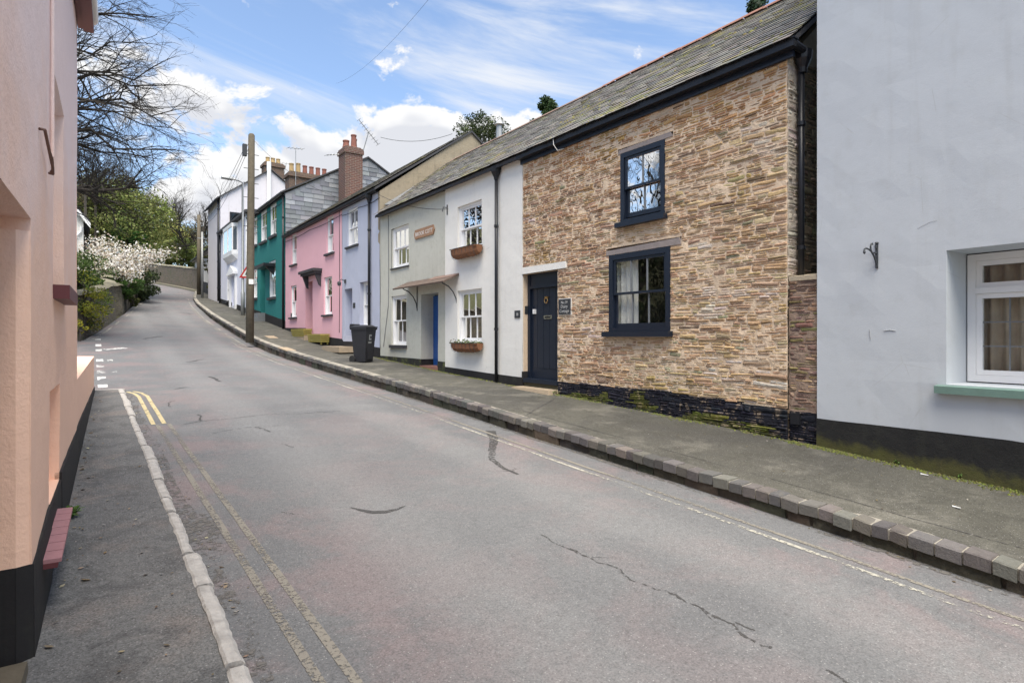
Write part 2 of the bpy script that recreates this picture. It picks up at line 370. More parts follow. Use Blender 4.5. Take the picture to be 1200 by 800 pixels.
def asphalt(name, c0, c1, c2, speck=.5, red=None, patch=1.0):
    m, N, p, pos, _ = new_mat(name)
    x = N.add('ShaderNodeSeparateXYZ', i_0=pos)
    big = N.noise(pos, .35, 6, .62, .4); mid = N.noise(pos, 1.6, 7, .65, .3); fine = N.noise(pos, 85, 2, .8); f2 = N.noise(pos, 22, 4, .75)
    c = N.mix(N.ss(big, .35, .65), c0, c1)
    c = N.mix(N.m('MULTIPLY', N.ss(mid, .5, .66), .5 * patch), c, c2)
    if red:                                  # red chippings showing through, mostly along the gutters
        nr = N.ss(N.noise(pos, .9, 7, .7, .3), .44, .62)
        edge = N.m('ADD', N.ss(x.outputs[0], 3.2, 4.9), N.ss(x.outputs[0], 2.2, .9))
        c = N.mix(N.m('MULTIPLY', nr, N.m('ADD', N.m('MULTIPLY', edge, .42), .30)), c, red)
    if red:                                  # wheel tracks polished a little paler
        tr = N.m('ADD', N.ss(N.m('ABSOLUTE', N.m('SUBTRACT', x.outputs[0], 1.95)), .55, .1), N.ss(N.m('ABSOLUTE', N.m('SUBTRACT', x.outputs[0], 3.75)), .55, .1))
        c = N.mix(N.m('MULTIPLY', tr, .30), c, (.205, .205, .204))
    else:
        c = N.mix(N.m('MULTIPLY', N.ss(N.noise(pos, 2.4, 6, .7, .6), .50, .58), .5), c, tuple(v * .6 for v in c0))
    g = N.m('ADD', 1 - speck * 1.35, N.m('ADD', N.m('MULTIPLY', fine, speck * 1.9), N.m('MULTIPLY', f2, speck * .8)))
    cc = N.add('ShaderNodeCombineColor', i_0=g, i_1=g, i_2=g).outputs[0]
    c = N.mix(1.0, c, cc, 'MULTIPLY')
    vor = N.add('ShaderNodeTexVoronoi'); N.l.new(pos, vor.inputs[0]); vor.inputs['Scale'].default_value = 55
    wsp = N.m('MULTIPLY', N.m('LESS_THAN', vor.outputs['Distance'], .22), N.m('GREATER_THAN', N.add('ShaderNodeSeparateColor', i_0=vor.outputs['Color']).outputs[0], .72))
    c = N.mix(N.m('MULTIPLY', wsp, .45), c, (.38, .375, .365))
    N.l.new(c, p.inputs['Base Color']); p.inputs['Roughness'].default_value = .82; p.inputs['Specular IOR Level'].default_value = .35
    bump(N, p, N.m('ADD', N.m('MULTIPLY', fine, 1.0), N.m('MULTIPLY', f2, .7)), .55, .008); return m
M['road'] = asphalt('road_asphalt', (.136, .139, .142), (.117, .119, .123), (.160, .162, .164), .8, (.19, .15, .15))
M['pave'] = asphalt('pavement_asphalt', (.092, .089, .073), (.064, .062, .055), (.165, .157, .133), .9, patch=1.1)
M['pave_left'] = asphalt('left_pavement_asphalt', (.108, .109, .11), (.135, .135, .132), (.185, .155, .138), 1.2, patch=.9)
M['crack'] = None
M['dark_patch'] = None
def worn(name, col, keep, sc_=14.0):
    m, N, p, pos, out = new_mat(name)
    n = N.noise(pos, sc_, 6, .7); n2 = N.noise(pos, 1.1, 3)
    f = N.ss(N.m('ADD', n, N.m('MULTIPLY', N.m('SUBTRACT', n2, .5), .5)), .5 - keep * .25 + .12, .5 - keep * .25 - .02)
    N.l.new(N.mix(N.noise(pos, 60, 3), tuple(x * .8 for x in col), col), p.inputs['Base Color']); p.inputs['Roughness'].default_value = .75
    t = N.add('ShaderNodeBsdfTransparent'); mx = N.add('ShaderNodeMixShader')
    N.l.new(f, mx.inputs[0]); N.l.new(p.outputs[0], mx.inputs[1]); N.l.new(t.outputs[0], mx.inputs[2]); N.l.new(mx.outputs[0], out.inputs[0]); return m
M['crack'] = worn('crack_edge', (.06, .058, .056), .3, 30)
M['dark_patch'] = worn('damp_gutter', (.13, .122, .112), .0, 18)
M['yellow'] = worn('yellow_line_paint', (.50, .42, .24), .6, 20)
M['yellow_faint'] = worn('worn_yellow_line', (.225, .208, .175), .4, 40)
M['yellow_pale'] = worn('pale_worn_line', (.40, .385, .33), .15, 30)
M['road_white'] = worn('white_road_paint', (.62, .62, .60), .45)
M['dirt'] = simple('earth', (.07, .065, .04), .95, .4, 3, 20, .8)
def hill():
    m, N, p, pos, _ = new_mat('bank_ground')
    n = N.noise(pos, 1.4, 6, .65)
    N.l.new(N.mix(n, (.05, .06, .022), (.09, .085, .04)), p.inputs['Base Color']); p.inputs['Roughness'].default_value = 1
    bump(N, p, N.noise(pos, 9, 6), 1, .1); return m
M['bank'] = hill()

# ---------------------------------------------------------------- the setting
LEFT = [(-30,.62),(13.2,.5),(13.6,-30),(24.6,-30),(25.1,-.12),(27.9,.38),(33.4,1.2),(35.1,1.5),(39,2.0),(43.2,2.65),(46.5,3.0),(50,2.5),(54,0),(60,-12),(70,-30)]
KERB = [(-12,5.0),(1.1,5.0),(5,5.03),(9.6,5.06),(14.5,5.1),(18.6,5.06),(22.5,5.02),(27.6,5.02),(33.8,5.14),(41.2,5.52),(46.8,6.05),(51,6.6),(54,7.1),(57.5,7.55)]
def KX(s): return sm(KERB, s, .8)
def bank_z(x, s):
    b = lerp(LEFT, s) if s > 25 else 0.0
    z = R(s) - .05
    if s > 24:
        e = max(0.0, min(1.0, (b - 1.0 - x) / 9.0)) ** .8
        z += e * min(7.0, (s - 24) * .5)
    if x > 13: z += min(5.0, (x - 13) * .35)
    return z
def grid_sheet(name, mat, ss, xs_of, zf, parent=None, skirts=False):
    m = MB(); rows = []
    for s in ss:
        xs = xs_of(s); rows.append([(x, s, zf(x, s)) for x in xs])
    n = len(rows[0])
    for r in rows: m.v += r
    for i in range(len(rows) - 1):
        for k in range(n - 1):
            m.f.append([i * n + k, i * n + k + 1, (i + 1) * n + k + 1, (i + 1) * n + k]); m.c.append(None)
    return m.build(name, mat, parent, True)
def frange(a, b, st):
    n = max(1, int(round((b - a) / st))); return [a + (b - a) * i / n for i in range(n + 1)]
ground = grid_sheet('ground', M['bank'], frange(-30, 100, 1) + [150, 250, 400, 700], lambda s: [-600, -200, -90, -60] + frange(-40, 40, 1) + [60, 90, 200, 600],
                    lambda x, s: bank_z(x, s) - .07 + .06 * n3(x * .4, s * .4))
tag(ground, kind='structure')
def road_z(x, s): return R(s) + .03 * max(0, 1 - ((x - 2.8) / 2.3) ** 2) + .006 * n3(x * 1.1, s * 1.1)
ss = sorted(set(frange(-14, 62, .25) + [13.2, 13.6, 24.6, 25.1]))
road = grid_sheet('road', M['road'], ss, lambda s: [lerp(LEFT, s) + (KX(s) + .12 - lerp(LEFT, s)) * k / 24 for k in range(25)], road_z); tag(road, kind='structure')
road2 = grid_sheet('lane', M['road'], frange(56, 110, 1), lambda s: frange(-40, 8 - (s - 56) * .15, 3) if False else [-30 + (38 - max(0, s - 57.5) * .16) * k / 16 for k in range(17)], lambda x, s: R(s) - .012); tag(road2, kind='structure')
# right pavement, sloping a little from the walls to the kerb
def pave_z(x, s):
    k = KX(s); t = max(0, min(1, (x - k) / max(.3, 7.0 - k)))
    return P(s) + (WB(s) - P(s)) * t + .008 * n3(x * 1.6, s * 1.6, 3) + .004 * n3(x * 5, s * 5, 9)
pav = grid_sheet('pavement', M['pave'], frange(-12, 57.5, .2), lambda s: [KX(s) + .16 + (max(9.5, KX(s) + 2) - KX(s) - .16) * (k / 22) for k in range(23)], pave_z); tag(pav, kind='structure')
# setts along the kerb, on an uneven base course
lst = []; base = []
s = -3.0
while s < 56:
    w = rnd.uniform(.12, .175) if s < 20 else rnd.uniform(.3, .5)
    x0 = KX(s) + rnd.uniform(-.012, .012); x1 = x0 + .17 + rnd.uniform(-.008, .012); s1 = s + w - .014
    zt = P(s) + rnd.uniform(-.009, .013) + (.014 if s < 12 else 0); zt1 = P(s1) + rnd.uniform(-.004, .01) + (.014 if s < 12 else 0); h = .10
    b = rnd.uniform(.008, .016); sk = rnd.uniform(-.006, .006); dk = KX(s1) - KX(s)
    col = vary(rnd.choice([(.125, .117, .11), (.10, .096, .094), (.145, .135, .122), (.112, .108, .107)]), .18)
    x0b, x1b = x0 + dk + sk, x1 + dk + sk
    v = [(x0, s, zt - h), (x1, s, zt - h), (x1b, s1, zt1 - h), (x0b, s1, zt1 - h),
         (x0, s, zt - b), (x1, s, zt - .004), (x1b, s1, zt1 - .004), (x0b, s1, zt1 - b),
         (x0 + b, s + b * .6, zt), (x1 - .006, s + b * .6, zt), (x1b - .006, s1 - b * .6, zt1), (x0b + b, s1 - b * .6, zt1)]
    f = [(0, 3, 2, 1), (0, 1, 5, 4), (1, 2, 6, 5), (2, 3, 7, 6), (3, 0, 4, 7), (4, 5, 9, 8), (5, 6, 10, 9), (6, 7, 11, 10), (7, 4, 8, 11), (8, 9, 10, 11)]
    lst.append((v, f, col, w / max(1, s) ** 2)); s += w
pieces(lst, 'kerb_sett', M['kerb'], pav, 300, 'far_kerb_setts')
s = -3.0; lst = []
while s < 56:
    w = rnd.uniform(.22, .6); s1 = s + w - .015; x0 = KX(s) + rnd.uniform(.012, .04); dk = KX(s1) - KX(s)
    zb, zt = R(s) - .08, P(s) - .083; zb1, zt1 = R(s1) - .08, P(s1) - .083
    q = [rnd.uniform(-.012, .02) for _ in range(6)]
    v = [(x0 + q[0], s, zb), (x0 + .17, s, zb), (x0 + dk + .17, s1, zb1), (x0 + dk + q[1], s1, zb1), (x0 + q[2], s + .01, zt), (x0 + .17, s, zt), (x0 + dk + .17, s1, zt1), (x0 + dk + q[3], s1 - .01, zt1)]
    lst.append((v, [(0, 3, 2, 1), (4, 5, 6, 7), (0, 1, 5, 4), (1, 2, 6, 5), (2, 3, 7, 6), (3, 0, 4, 7)], vary(rnd.choice([(.06, .052, .04), (.08, .068, .05), (.05, .05, .036), (.095, .07, .058)]), .3), w / max(1, s) ** 2)); s += w
pieces(lst, 'kerb_base_stone', M['kerb'], pav, 300, 'far_kerb_base')
# mortar bed behind the setts
mb = MB()
for a in frange(-4, 56, .5):
    b = a + .5
    mb.hexa([(KX(a) + .020, a, P(a) - .08), (KX(a) + .2, a, P(a) - .08), (KX(b) + .2, b, P(b) - .08), (KX(b) + .020, b, P(b) - .08),
             (KX(a) + .012, a, P(a) + .002), (KX(a) + .2, a, P(a) + .009), (KX(b) + .2, b, P(b) + .009), (KX(b) + .012, b, P(b) + .002)], (.30, .28, .24))
    mb.hexa([(KX(a) + .05, a, R(a) - .1), (KX(a) + .2, a, R(a) - .1), (KX(b) + .2, b, R(b) - .1), (KX(b) + .05, b, R(b) - .1),
             (KX(a) + .045, a, P(a) - .081), (KX(a) + .2, a, P(a) - .081), (KX(b) + .2, b, P(b) - .081), (KX(b) + .045, b, P(b) - .081)], (.09, .08, .065))
mb.build('kerb_mortar', M['mortar'], pav)
# left pavement and its worn granite kerb
LW = Fr(-.336, 0, math.atan(.0326), -1)
def lwx(s): return -.336 + .0326 * s
def lk(s): return .545 - .006 * s + .012 * n3(s * 1.1, 4.4)
pl = grid_sheet('left_pavement', M['pave_left'], frange(-8, 13.25, .15), lambda s: [lwx(s) - 1.2 + (lk(s) - lwx(s) + 1.2) * k / 16 for k in range(17)], lambda x, s: PL(s) + .006 * n3(x * 2, s * 2, 7) + .003 * n3(x * 6, s * 6)); tag(pl, kind='structure')
s = -2.0
while s < 13.15:
    w = min(rnd.uniform(.3, .95), 13.2 - s); n = max(3, int(w / .045)); m = MB(); half = rnd.random() < .2; tl = rnd.uniform(-.006, .006)
    wid = .085 + rnd.uniform(-.02, .012)
    prof = []
    for i in range(n + 1):
        q = s + .016 + (w - .040) * i / n; e = (1 if 0 < i < n else .6)
        xa = lk(q) - .005 + .008 * n3(q * 9, 1.5) ; xb = lk(q) + wid + .006 * n3(q * 5, 7.5) + .008 * n3(q * 23, 3.5); zt = PL(q) + .012 + tl + .005 * n3(q * 11, 3.3)
        prof.append([(xa, q, zt - .12), (xa, q, zt - .01), (xa + .014, q, zt * 1.0), ((xa + xb) / 2 + .01 * n3(q * 14, 2), q, zt + .004 * n3(q * 16, 9)), (xb - .02, q, zt - .004 + .006 * n3(q * 15, 6)), (xb, q, zt - .022 + .008 * n3(q * 13, 8)), (xb + .004, q, R(q) - .05)])
    k = len(prof[0]); m.v = [p for r in prof for p in r]
    for i in range(n):
        for j in range(k - 1): m.f.append([i * k + j, i * k + j + 1, (i + 1) * k + j + 1, (i + 1) * k + j]); m.c.append(None)
    m.f.append(list(range(k))[::-1]); m.f.append([n * k + j for j in range(k)]); m.c += [None, None]
    m.build('kerb_stone', M['granite'], pl); s += w
# end of the left pavement: low kerb at the junction
m = MB()
m.box(lwx(13.2) - .9, lk(13.2) + .1, 13.2, 13.32, R(13.2) - .1, PL(13.2) + .005); m.build('end_kerb', M['granite'], pl)

def strip(name, pts, w, mat, parent, lift=.004, zf=road_z, jag=0.0, step=.12):
    """a painted line or crack following the surface; pts are plan points (x, s)"""
    path = []
    for (a, b) in zip(pts, pts[1:]):
        L = math.hypot(b[0] - a[0], b[1] - a[1]); n = max(1, int(L / step))
        for i in range(n): path.append((a[0] + (b[0] - a[0]) * i / n, a[1] + (b[1] - a[1]) * i / n))
    path.append(pts[-1]); m = MB(); L = len(path)
    ws = w if callable(w) else (lambda t: w)
    for i, (x, s) in enumerate(path):
        a = path[max(0, i - 1)]; b = path[min(L - 1, i + 1)]; dx, dy = b[0] - a[0], b[1] - a[1]; q = math.hypot(dx, dy) or 1
        nx, ny = -dy / q, dx / q; j = jag * rnd.uniform(-1, 1); hw = ws(i / max(1, L - 1)) / 2
        if jag: hw *= rnd.uniform(.5, 1.35)
        for sg in (-1, 1):
            X = x + nx * (j + sg * hw); S = s + ny * (j + sg * hw); m.v.append((X, S, zf(X, S) + lift))
    for i in range(L - 1): m.f.append([2 * i, 2 * i + 1, 2 * i + 3, 2 * i + 2]); m.c.append(None)
    return m.build(name, mat, parent)
kx = lambda s, o: (KX(s) - o, s)
strip('yellow_line', [kx(s, .42) for s in frange(-3, 24.5, .5)], .05, M['yellow_faint'], road)
strip('yellow_line', [kx(s, .56) for s in frange(-3, 24.5, .5)], .05, M['yellow_pale'], road)
strip('yellow_line', [kx(s, .30) for s in frange(19, 48, .5)], .06, M['yellow_pale'], road)
strip('yellow_line', [kx(s, .42) for s in frange(24.5, 40, .5)], .05, M['yellow_faint'], road)
def LA(s): return lerp([(1, .90), (9.5, .78)], s)
strip('yellow_line', [(LA(s), s) for s in frange(1.0, 9.45, .4)], .05, M['yellow_faint'], road)
strip('yellow_line', [(LA(s) + .14, s) for s in frange(1.0, 9.45, .4)], .05, M['yellow_faint'], road)
def corner(o): # fresh double yellow lines turning into the side street
    return [(.74 + o, 9.5), (.74 + o, 12.4), (.70 + o * .8, 12.85 + o * .5), (.60 + o * .5, 13.2 + o * .7), (.42, 13.42 + o), (-.3, 13.46 + o), (-3, 13.46 + o)]
strip('yellow_line', corner(0), .055, M['yellow'], road); strip('yellow_line', corner(.13), .055, M['yellow'], road)
strip('yellow_line', [(lerp(LEFT, s) + .22, s) for s in frange(25.4, 44, .4)], .06, M['yellow_pale'], road)
for k in range(9):          # give-way dashes across the side street
    s0 = 14.0 + k * 1.35
    strip('white_dash', [(.24 + .006 * k, s0), (.24 + .006 * k, s0 + .6)], .16, M['road_white'], road)
    if k in (1, 2, 3, 4, 5): strip('white_dash', [(.50, s0 + .1), (.50, s0 + .5)], .12, M['road_white'], road)
strip('white_dash', [(.42, 22.6), (1.0, 22.9)], .3, M['road_white'], road)
def cracks(pix, w, jag=.02, rough=True):
    pts = [tuple(gp(x, y, lambda s: road_z(2.5, s)))[:2] for x, y in pix]; L = sum(math.dist(a, b) for a, b in zip(pts, pts[1:]))
    for k in range(4 if rough else 2):                     # roughen by midpoint displacement
        q = []
        for a, b in zip(pts, pts[1:]):
            d = math.dist(a, b); f = rnd.gauss(0, .07 if rough else .03) * d; q += [a, ((a[0] + b[0]) / 2 - (b[1] - a[1]) / (d or 1) * f, (a[1] + b[1]) / 2 + (b[0] - a[0]) / (d or 1) * f)]
        pts = q + [pts[-1]]
    strip('crack', pts, w, M['crack'], road, .003, road_z, .003 if rough else 0, .03 if rough else .06)
    if L > 1.5:
        for k in range(int(L * 1.5)):
            i = rnd.randrange(2, len(pts) - 2); a = pts[i]; t = rnd.uniform(0, 6.28); l = rnd.uniform(.08, .3)
            strip('crack', [a, (a[0] + math.cos(t) * l * .5 + rnd.gauss(0, .02), a[1] + math.sin(t) * l * .5), (a[0] + math.cos(t) * l, a[1] + math.sin(t) * l + rnd.gauss(0, .03))], lambda t: .007 * (1 - t) + .002, M['crack'], road, .003, road_z, .002, .03)
cracks([(634, 627), (680, 650), (722, 666), (760, 688), (800, 703), (835, 722), (860, 733), (890, 757), (905, 760)], lambda t: .010 + .014 * abs(math.sin(17 * t)) ** 3, .014)
cracks([(862, 731), (885, 741)], .012); cracks([(968, 786), (985, 796), (1000, 806)], .016)
cracks([(575, 503), (578, 520), (576, 535), (590, 548), (607, 555)], lambda t: .15 * (1 - .75 * t), .02, False)
cracks([(411, 594), (424, 597.5), (438, 600), (452, 600), (464, 597.5), (475, 593)], lambda t: .012 + .05 * math.sin(math.pi * t), .012, False); cracks([(215, 496), (260, 491), (300, 487), (345, 485), (400, 482)], .018, .012)
cracks([(250, 507), (290, 500), (330, 498)], .014); cracks([(300, 500), (318, 506)], .04); cracks([(205, 455), (222, 453)], .05); cracks([(245, 441), (258, 447)], .07)
cracks([(218, 424), (238, 421)], .08); cracks([(200, 427), (262, 424)], .03); cracks([(206, 366), (224, 368)], .12); cracks([(168, 397), (190, 394)], .16); cracks([(232, 485), (236, 492)], .03)
cracks([(330, 520), (345, 524)], .02); cracks([(205, 468), (200, 476)], .02); cracks([(330, 598), (350, 601)], .012)
# damp grit in the left gutter
pts = []
m = MB(); ss = frange(1.0, 13, .12)
for i, s in enumerate(ss):
    w_ = .05 + .10 * max(0, n3(s * .9, 2.2)) + .03 * n3(s * 4, 5) + (.08 if 4.4 < s < 5.4 else 0)
    a = lk(s) + .07; b = lk(s) + .14 + max(.01, w_)
    m.v += [(a, s, road_z(a, s) + .004), (b, s, road_z(b, s) + .004)]
for i in range(len(ss) - 1): m.f.append([2 * i, 2 * i + 1, 2 * i + 3, 2 * i + 2]); m.c.append(None)
tag(m.build('gutter_grit', M['dark_patch'], road), kind='stuff')
m = MB(); ss = frange(-3, 30, .15)
for s in ss:
    b = KX(s) - .03 - .05 * max(0, n3(s * 2.3, 8.8)) - .03; m.v += [(b, s, road_z(b, s) + .004), (KX(s) + .05, s, road_z(KX(s), s) + .004)]
for i in range(len(ss) - 1): m.f.append([2 * i, 2 * i + 1, 2 * i + 3, 2 * i + 2]); m.c.append(None)
tag(m.build('gutter_grit', M['dark_patch'], road), kind='stuff')
# covers and a joint in the right pavement
for (px_, py_, l, w) in ((318, 395, .7, .35), (336, 409, 1.1, .30)):
    q = gp(px_, py_, P); m = MB(); z = pave_z(q.x, q.y)
    m.hexa([(q.x - w / 2, q.y - l / 2, pave_z(q.x, q.y - l / 2) - .02), (q.x + w / 2, q.y - l / 2, pave_z(q.x, q.y - l / 2) - .02), (q.x + w / 2, q.y + l / 2, pave_z(q.x, q.y + l / 2) - .02), (q.x - w / 2, q.y + l / 2, pave_z(q.x, q.y + l / 2) - .02),
            (q.x - w / 2, q.y - l / 2, pave_z(q.x, q.y - l / 2) + .012), (q.x + w / 2, q.y - l / 2, pave_z(q.x, q.y - l / 2) + .012), (q.x + w / 2, q.y + l / 2, pave_z(q.x, q.y + l / 2) + .012), (q.x - w / 2, q.y + l / 2, pave_z(q.x, q.y + l / 2) + .012)])
    m.build('drain_cover', M['step'], pav)
strip('pavement_joint', [(5.22, 6.85), (5.9, 7.3), (6.6, 7.75)], .025, M['crack'], pav, .005, pave_z, .006)
strip('pavement_joint', [(KX(s) + .42, s) for s in frange(-1, 7.5, .5)], .012, M['crack'], pav, .004, pave_z, .004)

# ---------------------------------------------------------------- builders for the houses
def W(fr, xl, yt, xr, yb, d=0.0):
    s1, z1 = fr.px(xl, yt, d); s0, _ = fr.px(xr, yt, d); _, z0 = fr.px(xl, yb, d); return s0, s1, z0, z1
def depth_for(fr, s, px):
    r = ray(px, HY); b = fr.o + fr.u * (s - fr.s0); A = Matrix(((r.x, -fr.n.x), (r.y, -fr.n.y)))
    return (A.inverted() @ Vector((b.x, b.y)))[1]
def wall(fr, name, s0, s1, z0, z1, ops, mat, parent, step=.3, amp=.005, top=None):
    """front wall with real openings (s0, s1, z0, z1, depth) and their reveals"""
    S = set(frange(s0, s1, step)); Z = set(frange(z0, z1, step))
    for o in ops:
        S = {q for q in S if not (abs(q - o[0]) < .04 or abs(q - o[1]) < .04)} | {o[0], o[1]}
        Z = {q for q in Z if not (abs(q - o[2]) < .04 or abs(q - o[3]) < .04)} | {o[2], o[3]}
    S = sorted(q for q in S | {s0, s1} if s0 <= q <= s1); Z = sorted(q for q in Z | {z0, z1} if z0 <= q <= z1)
    m = MB(); idx = {}
    def dd(s, z): return amp * (n3(s * .9, z * .9, s0) * 1.6 + n3(s * 3.1, z * 3.1, 5))
    def vt(s, z, d=None):
        k = (round(s, 4), round(z, 4), d)
        if k not in idx: idx[k] = len(m.v); m.v.append(fr(s, z, dd(s, z) if d is None else d))
        return idx[k]
    for a, b in zip(S, S[1:]):
        for c, e in zip(Z, Z[1:]):
            q, t = (a + b) / 2, (c + e) / 2
            if any(o[0] < q < o[1] and o[2] < t < o[3] for o in ops): continue
            m.f.append([vt(a, c), vt(b, c), vt(b, e), vt(a, e)]); m.c.append(None)
    for o in ops:
        dp = -o[4]
        ls = [q for q in S if o[0] - 1e-6 <= q <= o[1] + 1e-6]; lz = [q for q in Z if o[2] - 1e-6 <= q <= o[3] + 1e-6]
        for a, b in zip(ls, ls[1:]):
            for z in (o[2], o[3]): m.f.append([vt(a, z), vt(b, z), vt(b, z, dp), vt(a, z, dp)]); m.c.append(None)
        for a, b in zip(lz, lz[1:]):
            for q in (o[0], o[1]): m.f.append([vt(q, a), vt(q, b), vt(q, b, dp), vt(q, a, dp)]); m.c.append(None)
    return m.build(name, mat, parent)
def plinth(fr, s0, s1, ztop, zbot, mat, parent, d=.018, skip=()):
    cuts = sorted({s0, s1} | {q for k in skip for q in k if s0 < q < s1})
    for a0, b0 in zip(cuts, cuts[1:]):
        if any(k[0] <= (a0 + b0) / 2 <= k[1] for k in skip): continue
        m = MB(); L = frange(a0, b0, .3)
        for a, b in zip(L, L[1:]):
            za, zb = ztop(a) + .006 * n3(a * 3, 1), ztop(b) + .006 * n3(b * 3, 1)
            m.hexa([fr(a, zbot(a), -.03), fr(a, zbot(a), d + .006), fr(b, zbot(b), d + .006), fr(b, zbot(b), -.03), fr(a, za, -.03), fr(a, za, d), fr(b, zb, d), fr(b, zb, -.03)])
        m.build('plinth', mat, parent)
def curtain(fr, parent, s0, s1, z0, z1, d, mat='curtain', waves=6, amp=.03, gather=0.0):
    m = MB(); n = waves * 6; rows = 6
    for j in range(rows + 1):
        for i in range(n + 1):
            t = i / n; g = 1 - gather * math.sin(math.pi * j / rows * .5) if gather else 1
            m.v.append(fr(s1 + (s0 - s1) * t * g, z0 + (z1 - z0) * j / rows, d + amp * math.sin(2 * math.pi * waves * t + .6 * n3(t * 3, j * .5)) * (1 + .3 * n3(i * .3, j))))
    for j in range(rows):
        for i in range(n): m.f.append([j * (n + 1) + i, j * (n + 1) + i + 1, (j + 1) * (n + 1) + i + 1, (j + 1) * (n + 1) + i]); m.c.append(None)
    return m.build('curtain', M[mat], parent, True)
def sash(fr, parent, s0, s1, z0, z1, rec=.07, cols=3, frame='white_paint', fw=.05, sill=None, cur=None, mid=.5, rows=1, room=True, label=None, bars='', slide=0.0, glass='glass'):
    Fm = M[frame]; m = MB(); B = fr.box; e = .006
    B(m, s0, s0 + fw, z0, z1, -rec - .11, -rec); B(m, s1 - fw, s1, z0, z1, -rec - .11, -rec)
    B(m, s0 + fw, s1 - fw, z1 - fw, z1, -rec - .11, -rec - .001); B(m, s0 + fw, s1 - fw, z0, z0 + fw * .7, -rec - .11, -rec - .001)
    a, b, c, t = s0 + fw + .001, s1 - fw - .001, z0 + fw * .7 + .001, z1 - fw - .001
    zm = c + (t - c) * mid; st = .042; mr = .036
    du0, du1 = -rec - .055, -rec - .02; dl0, dl1 = -rec - .095, -rec - .06
    win = m.build('window', Fm, parent)
    if label: win['label'] = label
    def one(zA, zB, d0, d1, br, tr):
        q = MB(); B(q, a, a + st, zA, zB, d0, d1); B(q, b - st, b, zA, zB, d0, d1)
        B(q, a + st, b - st, zA, zA + br, d0, d1 - .001); B(q, a + st, b - st, zB - tr, zB, d0, d1 - .001)
        q.build('sash_frame', Fm, win)
        gs0, gs1, gz0, gz1 = a + st, b - st, zA + br, zB - tr; gb = .02; dm = (d0 + d1) / 2
        for i in range(1, cols):
            g = MB(); x = gs0 + (gs1 - gs0) * i / cols; B(g, x - gb / 2, x + gb / 2, gz0, gz1, d0 + .004, d1 - .004); g.build('glazing_bar', M[bars] if bars else Fm, win)
        for j in range(1, rows):
            g = MB(); z = gz0 + (gz1 - gz0) * j / rows; B(g, gs0, gs1, z - gb / 2, z + gb / 2, d0 + .005, d1 - .005); g.build('glazing_bar', M[bars] if bars else Fm, win)
        for i in range(cols):
            for j in range(rows):
                g = MB(); x0 = gs0 + (gs1 - gs0) * i / cols; x1 = gs0 + (gs1 - gs0) * (i + 1) / cols; y0 = gz0 + (gz1 - gz0) * j / rows; y1 = gz0 + (gz1 - gz0) * (j + 1) / rows
                w1, w2 = rnd.uniform(-.0015, .0015), rnd.uniform(-.0015, .0015)
                g.quad(fr(x0, y0, dm + w1), fr(x1, y0, dm - w1), fr(x1, y1, dm - w2), fr(x0, y1, dm + w2)); g.build('pane', M[glass], win)
    one(zm - mr / 2, t, du0, du1, mr, st); one(c + slide, zm + mr / 2 + slide, dl0, dl1, .07, mr)
    if sill:
        q = MB(); ov, dp, th = sill.get('ov', .06), sill.get('d', .08), sill.get('th', .06)
        B(q, s0 - ov, s1 + ov * sill.get('l', 1), z0 - th, z0 - .002, -rec - .1, dp); q.build('sill', M[sill.get('mat', frame)], win)
    if room:
        q = MB(); g = [fr(s0 - .25, z0 - .3, -rec - .12), fr(s1 + .25, z0 - .3, -rec - .12), fr(s1 + .25, z1 + .15, -rec - .12), fr(s0 - .25, z1 + .15, -rec - .12)]
        h = [fr(s0 - .25, z0 - .3, -rec - 1.0), fr(s1 + .25, z0 - .3, -rec - 1.0), fr(s1 + .25, z1 + .15, -rec - 1.0), fr(s0 - .25, z1 + .15, -rec - 1.0)]
        q.add(g + h, [(4, 5, 6, 7), (0, 1, 5, 4), (1, 2, 6, 5), (2, 3, 7, 6), (3, 0, 4, 7)]); q.build('room_behind', M['room'], win)
    w_ = s1 - s0; dc = -rec - .16
    if cur == 'left': curtain(fr, win, s1 - w_ * .40, s1, z0, z1, dc, waves=4)
    elif cur == 'both': curtain(fr, win, s1 - w_ * .3, s1, z0, z1, dc, waves=3); curtain(fr, win, s0, s0 + w_ * .3, z0, z1, dc, waves=3)
    elif cur == 'net': curtain(fr, win, s0, s1, z0, zm + .02, dc, waves=9, amp=.015)
    elif cur == 'full': curtain(fr, win, s0, s1, z0, z1, dc, waves=9, amp=.02)
    elif cur == 'blind':
        q = MB()
        for k in range(int((zm - z0) / .055)): z = z0 + .04 + k * .055; q.add([fr(s0, z, dc), fr(s1, z, dc), fr(s1, z + .035, dc + .03), fr(s0, z + .035, dc + .03)], [(0, 1, 2, 3)])
        q.build('shutter_slats', M['white_paint'], win)
    return win
def gutter(fr, parent, s0, s1, z, d=.02, r=.055, mat='black'):
    m = MB(); n = 8; L = frange(s0, s1, 1.0)
    for s in L:
        for k in range(n + 1):
            a = math.pi * k / n; m.v.append(fr(s, z - r * math.sin(a), d + r + r * math.cos(a) * -1))
        for k in range(n, -1, -1):
            a = math.pi * k / n; m.v.append(fr(s, z - (r - .006) * math.sin(a), d + r - (r - .006) * math.cos(a)))
    q = 2 * (n + 1)
    for i in range(len(L) - 1):
        for k in range(q): m.f.append([i * q + k, i * q + (k + 1) % q, (i + 1) * q + (k + 1) % q, (i + 1) * q + k]); m.c.append(None)
    m.f.append(list(range(q))); m.f.append([(len(L) - 1) * q + k for k in range(q)]); m.c += [None, None]
    g = m.build('gutter', M[mat], parent, True)
    return g
